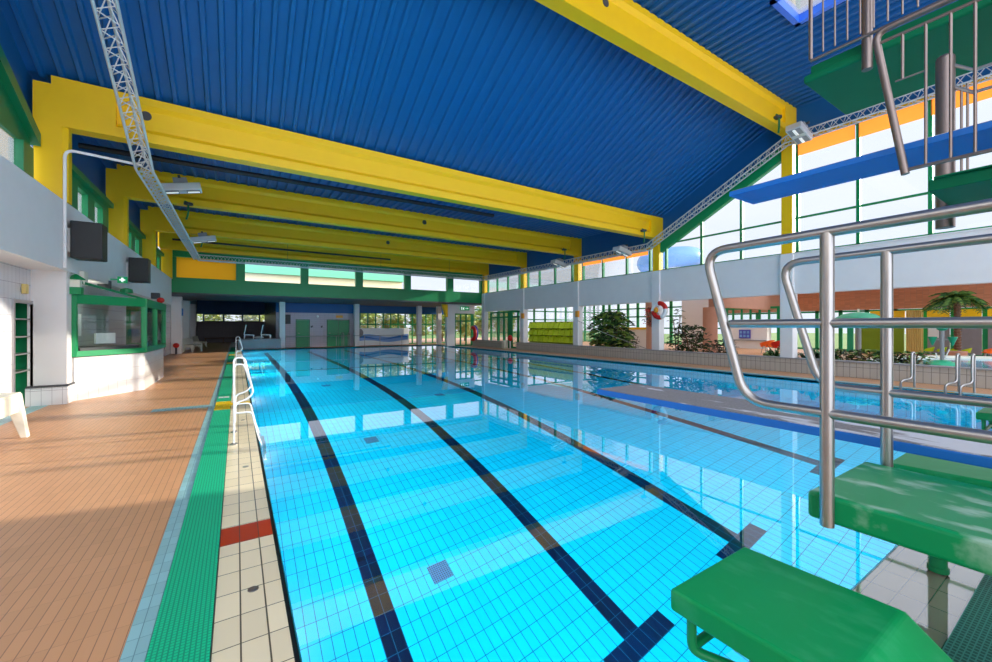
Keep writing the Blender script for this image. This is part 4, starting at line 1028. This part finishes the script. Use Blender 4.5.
b = MB(); b.add([(P0[0]-.05, P0[1]+.1, 2.62), (P1[0], P1[1], 2.3), (P2[0], P2[1], 2.3), (P3[0], P3[1], 2.62), (P0[0]-.05, P0[1]+.1, 2.56), (P1[0], P1[1], 2.25), (P2[0], P2[1], 2.25), (P3[0], P3[1], 2.56)],
                [(0,1,2,3),(7,6,5,4),(0,4,5,1),(1,5,6,2),(2,6,7,3),(3,7,4,0)]); part('roof', b, M['green_dark'], t)
b = MB(); b.box(-2.72, -2.3, 12.52, 12.56, 1.2, 1.44)
b.v = [tuple(Matrix.Translation((-2.55, 12.66, 0)) @ Matrix.Rotation(math.atan2(P1[1]-P0[1], P1[0]-P0[0]), 4, 'Z') @ (Vector(p)-Vector((-2.51, 12.54, 0)))) for p in b.v]
part('paper_notice', b, M['white_gloss'], t, label='white paper notice')
# booth contents
b = MB(); b.prism([lerp(P0, P1, .08), lerp(P0, P1, .92), (-2.25, 14.2), (-3.3, 13.2)], 'z', .93, 1.12); single('desk_clutter', b, M['dark'], 'dark equipment and papers on the desk inside the booth window', 'desk')
b = MB(); b.box(-3.44, -3.3, 13.6, 14.2, 1.35, 1.9); single('wall_dispenser', b, M['white_gloss'], 'white wall cabinet inside the lifeguard booth', 'cabinet')
t = thing('office_chair', 'green chair seen inside the lifeguard booth', 'chair', (-3.1, 13.4, .0))
b = MB(); b.box(-3.2, -2.9, 13.2, 13.5, 1.0, 1.08); part('seat', b, M['green'], t)
b = MB(); b.box(-3.24, -3.2, 13.2, 13.5, 1.0, 1.5); part('backrest', b, M['green'], t)
b = MB(); b.tube([(-3.05, 13.35, .93), (-3.05, 13.35, 1.0)], .04, 8); part('pedestal', b, M['dark'], t)
l = bpy.data.lights.new('booth_fill_light', 'POINT'); l.energy = 14; l.shadow_soft_size = .12; l.color = (1, .95, .85)  # fill light added to brighten the booth interior
lo = bpy.data.objects.new('booth_fill_light', l); col.objects.link(lo); lo.location = (-2.9, 14.0, 2.3)
# lantern at booth corner
t = thing('lantern', 'green lantern shaped light on the near corner of the booth', 'lantern', (-2.88, 12.02, 2.27))
b = MB(); b.box(-2.98, -2.78, 11.92, 12.12, 2.27, 2.42); b.box(-3.02, -2.96, 11.97, 12.07, 2.3, 2.4); part('base', b, M['green'], t)
b = MB(); b.box(-2.96, -2.8, 11.94, 12.1, 2.42, 2.58); part('lamp_glass', b, M['plastic'], t)
b = MB(); b.lathe((-2.88, 12.02, 2.58), [(.15, 0), (.15, .02), (.02, .12)], 4); part('lid', b, M['green'], t)
b = MB(); b.ball((-2.0, 16.2, 2.4), .1, .1, .09); single('alarm_beacon', b, M['red'], 'red alarm beacon on the far corner of the booth roof', 'beacon', smooth=True)
b = MB(); b.lathe((-2.45, 14.2, 2.47), [(.14, 0), (.12, .1), (.02, .13)], 12); single('roof_light', b, M['green'], 'small green dome on the booth roof', 'lamp')
for i, (x, y) in enumerate(((-2.15, 19.3), (-2.62, 14.8))):
    b = MB(); b.box(x-.5, x-.25, y-.1, y+.1, 2.6, 2.82); single('camera_unit', b, M['dark'], ['dark wall camera below the farther loudspeaker', 'dark wall phone beside the first aid sign'][i], 'device', bevel=.02)

# white plastic benches
def bench(x, y, rz, label, L=1.5, group='white plastic benches on the left'):
    t = thing('plastic_bench', label, 'bench', (x, y, 0), group)
    m = Matrix.Translation((x, y, 0)) @ Matrix.Rotation(R(rz), 4, 'Z')
    def T(q): q.v = [tuple(m @ Vector(p)) for p in q.v]; return q
    part('seat', T(MB().prism([(-.24, .4), (.0, .38), (.24, .42), (.25, .455), (.0, .42), (-.25, .44)], 'x', -L/2, L/2)), M['plastic'], t, bevel=.01)
    part('backrest', T(MB().prism([(.22, .42), (.27, .42), (.4, .82), (.35, .84)], 'x', -L/2, L/2)), M['plastic'], t, bevel=.01)
    for s in (-1, 1):
        part('side_panel', T(MB().prism([(-.25, .0), (-.19, .0), (-.1, .3), (.12, .3), (.24, 0), (.31, 0), (.26, .45), (-.25, .43)], 'x', s*(L/2-.04)-.03, s*(L/2-.04)+.03)), M['plastic'], t, bevel=.008)
    return t
t = thing('plastic_bench', 'cream plastic bench at the left edge beside the tiled wall', 'bench', (-2.85, 8.0, 0), 'white plastic benches on the left')
b = MB(); b.box(-3.1, -2.62, 7.0, 8.6, .6, .65); b.box(-2.67, -2.62, 7.0, 8.6, .37, .6); part('seat', b, M['plastic'], t, bevel=.01)
b = MB(); b.box(-3.12, -3.07, 7.0, 8.6, .3, .8); part('backrest', b, M['plastic'], t, bevel=.01)
for y in (7.3, 8.5):
    b = MB(); b.prism([(-2.6, 0), (-2.53, 0), (-2.61, .63), (-2.78, .6)], 'y', y, y+.1); part('leg', b, M['plastic'], t, bevel=.008)
    b = MB(); b.prism([(-3.14, 0), (-3.06, 0), (-3.02, .6), (-3.1, .6)], 'y', y, y+.1); part('leg', b, M['plastic'], t, bevel=.008)
bench(-2.3, 31.4, 75, 'cream plastic bench beyond the booth next to the red seat', 1.5)
bench(-2.3, 37.4, 80, 'farthest cream plastic bench in the dark left bay', 1.4)
t = thing('red_stool', 'small red seat beside the cream bench beyond the booth', 'stool', (-2.9, 29.0, 0))
b = MB(); b.ball((-2.9, 29.0, .5), .15, .15, .14); part('seat', b, M['red'], t, smooth=True)
b = MB(); b.tube([(-2.9, 29, 0), (-2.9, 29, .4)], .05, 8); part('leg', b, M['dark'], t)
b = MB(); b.box(-2.72, -2.66, 29.55, 29.9, 2.2, 2.62); single('pool_sign', b, M['blue'], 'small blue sign on the pillar beyond the booth', 'sign')

# ------------------------------------------------------------------ pool ladders on the near long edge
def ladder(y, label, dy):
    t = thing('pool_ladder', label, 'pool ladder', (0, y, 0), 'white ladders on the long pool edge')
    for yy, zt in ((y, 1.17), (y+dy, 1.02)):
        b = MB()
        b.tube(rounded([(-.035, yy, 0), (-.035, yy, zt), (.085, yy, zt), (.19, yy, .68), (.12, yy, .60), (-.02, yy, .56), (-.025, yy, .3)], .07, 6), .0125, 10)
        b.tube(rounded([(-.02, yy, .42), (.17, yy, .42), (.24, yy, .1), (.3, yy, -.1), (.3, yy, -.9)], .05, 5), .011, 10)
        part('handrail', b, M['steel_white'], t, smooth=True)
        b = MB(); b.lathe((-.035, yy, 0), [(.045, 0), (.045, .012), (.03, .02)], 12); part('foot_flange', b, M['steel'], t)
    for z in (-.3, -.55, -.8):
        b = MB(); b.box(.27, .35, y, y+dy, z, z+.03); part('step', b, M['white_gloss'], t)
ladder(6.5, 'white tubular pool ladder on the near long edge, closest to the camera', .75)
ladder(19.0, 'white tubular pool ladder on the near long edge, farther away', .75)
for i, (y) in enumerate((2.95, 2.06)):
    t = thing('pool_ladder', ['steel ladder rail on the far deck left of the yellow edge line', 'pair of steel ladder rails on the far deck at the right edge'][i], 'pool ladder', (14.6, y, 0), 'steel ladders on the far pool edge')
    for s in ((0,) if i == 0 else (-.12, .12)):
        b = MB(); b.tube(rounded([(14.3, y+s+.15, -.3), (14.3, y+s+.15, .2), (14.55, y+s, .25), (14.55, y+s, .92), (14.8, y+s, .92), (14.8, y+s, 0)], .1), .025, 8); part('handrail', b, M['steel'], t, smooth=True)
b = MB(); b.box(14.4, 14.44, 2.2, 2.9, 0, .012); single('edge_line', b, M['yellow'], 'yellow line on the far pool edge between the ladder rails', 'marking')

# ------------------------------------------------------------------ starting blocks
def block(x, label, y0=.37, y1=.845, z=.7):
    t = thing('starting_block', label, 'starting block', (x, .6, 0), 'green starting blocks')
    hw = .25
    b = MB(); b.prism([(y1, z), (y1, z-.075), (.26, z-.075), (y0, z+.016)], 'x', x-hw, x+hw); part('top', b, M['block'], t, bevel=.012)
    b = MB(); b.prism([(y0, z+.012), (y0-.01, z-.07), (.2, z-.17), (.15, z-.17)], 'x', x-hw+.0015, x+hw-.0015); part('rear_lip', b, M['block'], t)
    for yy in (.66, .36):
        b = MB(); b.tube([(x, yy, .02), (x, yy, z-.07)], .043, 14); b.lathe((x, yy, 0), [(.052, 0), (.052, .03), (.03, .035)], 14); part('leg', b, M['green'], t, smooth=True)
    b = MB(); b.box(x-.2, x+.2, .3, .72, z-.1, z-.07); part('mounting_plate', b, M['green_dark'], t)
    b = MB()
    for sg in (-1, 1):
        b.tube(rounded([(x+sg*.2, y1-.05, z-.07), (x+sg*.2, y1-.05, z-.2), (x+sg*.05, .66, z-.26)], .03), .016, 10)
    b.tube([(x-.2, y1-.05, z-.19), (x+.2, y1-.05, z-.19)], .016, 10)
    part('grip_bar', b, M['green'], t, smooth=True)
    return t
block(1.5, 'green starting block in the foreground nearest the camera')
block(3.86, 'green starting block partly hidden behind the blue lower springboard')
block(6.75, 'green starting block at the right edge beyond the handrails')

# ------------------------------------------------------------------ one metre platform with its two handrails
t = thing('diving_platform', 'low green platform with worn top between the steel handrails', 'diving platform', (2.12, -.2, 0))
b = MB(); b.box(1.815, 2.435, -1.8, .65, .88, .98); part('deck', b, M['block_worn'], t, bevel=.015)
b = MB()
for x in (1.95, 2.3): b.tube([(x, -.4, 0), (x, -.4, .89)], .05, 12)
part('support', b, M['green'], t, smooth=True)
def loop_rail(x, label, zt, zl, zm, yf, pts_posts, zb):
    t = thing('handrail', label, 'handrail', (x, .58, zb), 'steel handrails of the low platform')
    b = MB(); b.tube(rounded([(x, -1.6, zt+.02), (x, yf, zt), (x, yf-.17, zl), (x, -1.6, zl)], .1, 8), .019, 14); part('loop', b, M['steel'], t, smooth=True)
    s = (zt-zm)/(zt-zl); b = MB(); b.tube([(x, yf-.17*s-.03, zm), (x, -1.6, zm)], .017, 12); part('mid_rail', b, M['steel'], t, smooth=True)
    for y in pts_posts:
        b = MB(); b.tube([(x, y, zb), (x, y, zt)], .0215, 14); part('post', b, M['steel'], t, smooth=True)
loop_rail(1.79, 'steel handrail on the near side of the low green platform', 1.935, 1.285, 1.61, 1.03, (.58, -1.2), .88)
loop_rail(2.465, 'steel handrail on the far side of the low green platform', 1.935, 1.3, 1.615, 1.0, (.58, -1.2), .88)

# ------------------------------------------------------------------ springboards
def springboard(x, y1, z, w, label, tilt=0, th=.045):
    t = thing('springboard', label, 'springboard', (x, -1, z))
    b = MB(); b.box(x-w/2, x+w/2, -2.2, y1, z-th, z, 0); part('board', b, M['blue'], t, bevel=.006)
    b = MB(); b.box(x-w/2+.008, x+w/2-.008, -2.2, y1-.02, z, z+.004); part('grip_top', b, M['grit'], t, label='grey gritty top')
    b = MB(); b.box(x-w/2-.1, x+w/2+.1, -1.2, -.9, 0, z-th) ; part('fulcrum', b, M['green'], t, bevel=.02)
    return t
springboard(2.81, 2.4, 1.07, .52, 'blue one metre springboard with a worn grey top beside the platform')
tb = springboard(4.51, 2.2, 2.98, .5, 'blue three metre springboard seen from below at the upper right', th=.05)
# three metre board: side rails
def high_rail(x, label, zt, zl, yf, bal, mid=None, r=.024):
    t = thing('handrail', label, 'handrail', (x, .5, zl), 'steel handrails of the high boards')
    b = MB(); b.tube(rounded([(x, -1.6, zt), (x, yf, zt), (x, yf-.17, zl)], .09, 7), r, 14); part('top_tube', b, M['steel_dark'], t, smooth=True)
    b = MB(); b.tube([(x, yf-.03, zt-.09), (x, -1.6, zt-.09)], .012, 8); b.tube([(x, yf-.16, zl+.03), (x, -1.6, zl+.03)], .014, 8); part('lower_rail', b, M['steel_dark'], t, smooth=True)
    for y in bal:
        b = MB(); b.tube([(x, y, zl+.03), (x, y, zt-.09)], .009, 8); part('baluster', b, M['steel_dark'], t)
    return t
high_rail(4.15, 'slanted steel handrail with balusters beside the upper blue springboard', 3.86, 2.72, 1.045, [.77, .65, .54, .42, .30, .1])
b = MB(); b.tube([(4.15, .89, 3.43), (4.15, .89, 3.76)], .009, 8); b.tube([(4.15, .93, 3.43), (4.15, .77, 3.43)], .007, 6); part('short_baluster', b, M['steel_dark'], [o for o in col.objects if o.name.startswith('handrail') and not o.parent][-1])
# three metre platform
t = thing('diving_platform', 'green platform beside the upper springboard, below the highest platform', 'diving platform', (5.6, 0, 2.8))
b = MB(); b.box(5.2, 6.0, -2.2, .95, 2.8, 2.9); b.box(5.16, 6.04, -2.2, .92, 2.9, 2.915); part('deck', b, M['green_shaded'], t, bevel=.02)
b = MB(); b.prism([(5.35, 2.65), (5.85, 2.65), (5.98, 2.8), (5.22, 2.8)], 'y', -2.2, .6); part('girder', b, M['green'], t)
# tower post with rails
t = thing('tower_post', 'grey brown steel post with rails standing behind the upper springboard', 'post', (6.08, .99, 2.6))
b = MB(); b.tube([(6.08, .99, 2.6), (6.08, .99, 4.32)], .07, 18); b.ball((6.08, .99, 4.32), .07, .07, .05); part('post', b, M['steel_dark'], t, smooth=True)
b = MB()
for y in (.93, .88, .84, .55, .3, .0): b.tube([(6.08, y, 2.9), (6.08, y, 4.0)], .01, 8)
part('balusters', b, M['steel_dark'], t)
b = MB()
for z in (4.28, 4.06): b.tube([(6.08, .99, z), (6.08, .8, z-.17), (6.08, -1.5, z-.17)], .017, 8)
part('rail', b, M['steel'], t, smooth=True)
# five metre platform
t = thing('diving_platform', 'highest green diving platform overhead at the top right corner', 'diving platform', (7.05, 0, 4.8))
b = MB(); b.prism([(6.3, 4.8), (7.8, 4.8), (7.8, 4.9), (6.3, 4.9)], 'y', -2.5, 2.3); part('deck', b, M['green_shaded'], t, bevel=.03)
b = MB(); b.box(6.36, 7.74, -2.5, 2.24, 4.9, 5.02); part('upper_slab', b, M['green_shaded'], t, bevel=.02)
for y in (1.64, .6):
    b = MB(); b.tube([(6.25, y, 4.62), (6.25, y, 6.1)], .05, 14); part('rail_post', b, M['steel_dark'], t, smooth=True)
t = thing('handrail', 'thin steel handrail with balusters along the highest platform', 'handrail', (6.2, 1, 4.95), 'steel handrails of the high boards')
b = MB(); b.tube(rounded([(6.2, 2.18, 5.02), (6.2, 2.18, 6.0), (6.2, -2, 6.0)], .05), .022, 10); part('top_tube', b, M['steel_dark'], t, smooth=True)
b = MB(); b.tube([(6.2, 2.18, 5.0), (6.2, -2, 5.0)], .02, 8); part('lower_rail', b, M['steel_dark'], t)
for k in range(14):
    b = MB(); b.tube([(6.2, 2.05-.12*k, 5.05), (6.2, 2.05-.12*k, 6.0)], .01, 6); part('baluster', b, M['steel_dark'], t)
# concrete tower carrying the boards, behind the camera's right edge
b = MB(); b.box(4.0, 8.0, -3.4, -2.4, 0, 4.8); single('diving_tower', b, M['concrete'], 'concrete diving tower that carries the high boards', 'tower')

# unseen underwater lamps, added in the pool walls to brighten the water
def pool_fill_lamp(p, d, label, e):
    d = Vector(d); t = thing('pool_fill_lamp', label, 'lamp', p, 'added underwater fill lamps in the pool walls')
    b = MB(); b.tube([Vector(p), Vector(p)+d*.03], .16, 20); part('bezel', b, M['steel'], t)
    b = MB(); b.tube([Vector(p)+d*.03, Vector(p)+d*.035], .13, 20); part('lens', b, M['lens'], t)
    l = bpy.data.lights.new('pool_fill_lamp', 'AREA'); l.shape = 'DISK'; l.size = .3; l.energy = e; l.color = (.9, .97, 1)
    lo = bpy.data.objects.new('pool_fill_light', l); col.objects.link(lo); lo.location = Vector(p)+d*.06
    lo.rotation_euler = (d+Vector((0, 0, -.35))).to_track_quat('-Z', 'Y').to_euler()
for k in range(3): pool_fill_lamp((3.0+k*4.2, PY0, -.9), (0, 1, 0), 'added unseen underwater fill lamp in the end wall below the starting blocks', POOL_FILL*.8)
for k in range(8):
    y = 2.4+k*3.9
    pool_fill_lamp((PX0, y, -.75), (1, 0, 0), 'added unseen underwater fill lamp in the long pool wall under the beige coping', POOL_FILL)
# ------------------------------------------------------------------ light
def world():
    wd = bpy.data.worlds.new('sky'); scene.world = wd; wd.use_nodes = True; nt = wd.node_tree
    bg = nt.nodes['Background']; tc = N(nt, 'ShaderNodeTexCoord'); sep = N(nt, 'ShaderNodeSeparateXYZ')
    nt.links.new(tc.outputs['Generated'], sep.inputs[0])
    mr = N(nt, 'ShaderNodeMapRange', interpolation_type='SMOOTHSTEP'); nt.links.new(sep.outputs['Y'], mr.inputs['Value'])
    mr.inputs['From Min'].default_value = 0.0; mr.inputs['From Max'].default_value = -.7; mr.inputs['To Min'].default_value = SKY; mr.inputs['To Max'].default_value = SKY*BACK
    nz = N(nt, 'ShaderNodeTexNoise'); nz.inputs['Scale'].default_value = 2.5; nz.inputs['Detail'].default_value = 5
    mp = N(nt, 'ShaderNodeMapping'); mp.inputs['Scale'].default_value = (1, 1, 4); nt.links.new(tc.outputs['Generated'], mp.inputs['Vector']); nt.links.new(mp.outputs[0], nz.inputs['Vector'])
    nt.links.new(mixc(nt, nz.outputs['Fac'], (.60, .67, .80, 1), (.72, .76, .82, 1)), bg.inputs['Color'])
    nt.links.new(mr.outputs[0], bg.inputs['Strength'])
SKY, BACK = 1.4, 2.9
world()
l = bpy.data.lights.new('sun', 'SUN'); l.energy = 6.5; l.angle = R(.6); l.color = (1, .93, .8)
so = bpy.data.objects.new('sun', l); col.objects.link(so)
el, az = R(15), R(-11)
d = Vector((-math.cos(el)*math.cos(az), -math.cos(el)*math.sin(az), -math.sin(el)))
so.rotation_euler = d.to_track_quat('-Z', 'Y').to_euler(); so.location = (30, 8, 12)

# ------------------------------------------------------------------ camera
cam = bpy.data.cameras.new('camera'); co = bpy.data.objects.new('camera', cam); col.objects.link(co); scene.camera = co
cam.sensor_width = 36; cam.lens = 403.6/992*36; cam.shift_y = -5/992; cam.clip_end = 400; cam.clip_start = .05
co.location = (0, 0, 1.6); co.rotation_euler = (R(90), 0, -math.atan(259/403.6))
vs = scene.view_settings; vs.view_transform = 'Standard'; vs.look = 'None'; vs.gamma = 1; vs.use_curve_mapping = False; vs.exposure = 0
scene.cycles.max_bounces = 14; scene.cycles.transmission_bounces = 8; scene.cycles.transparent_max_bounces = 12; scene.cycles.diffuse_bounces = 5
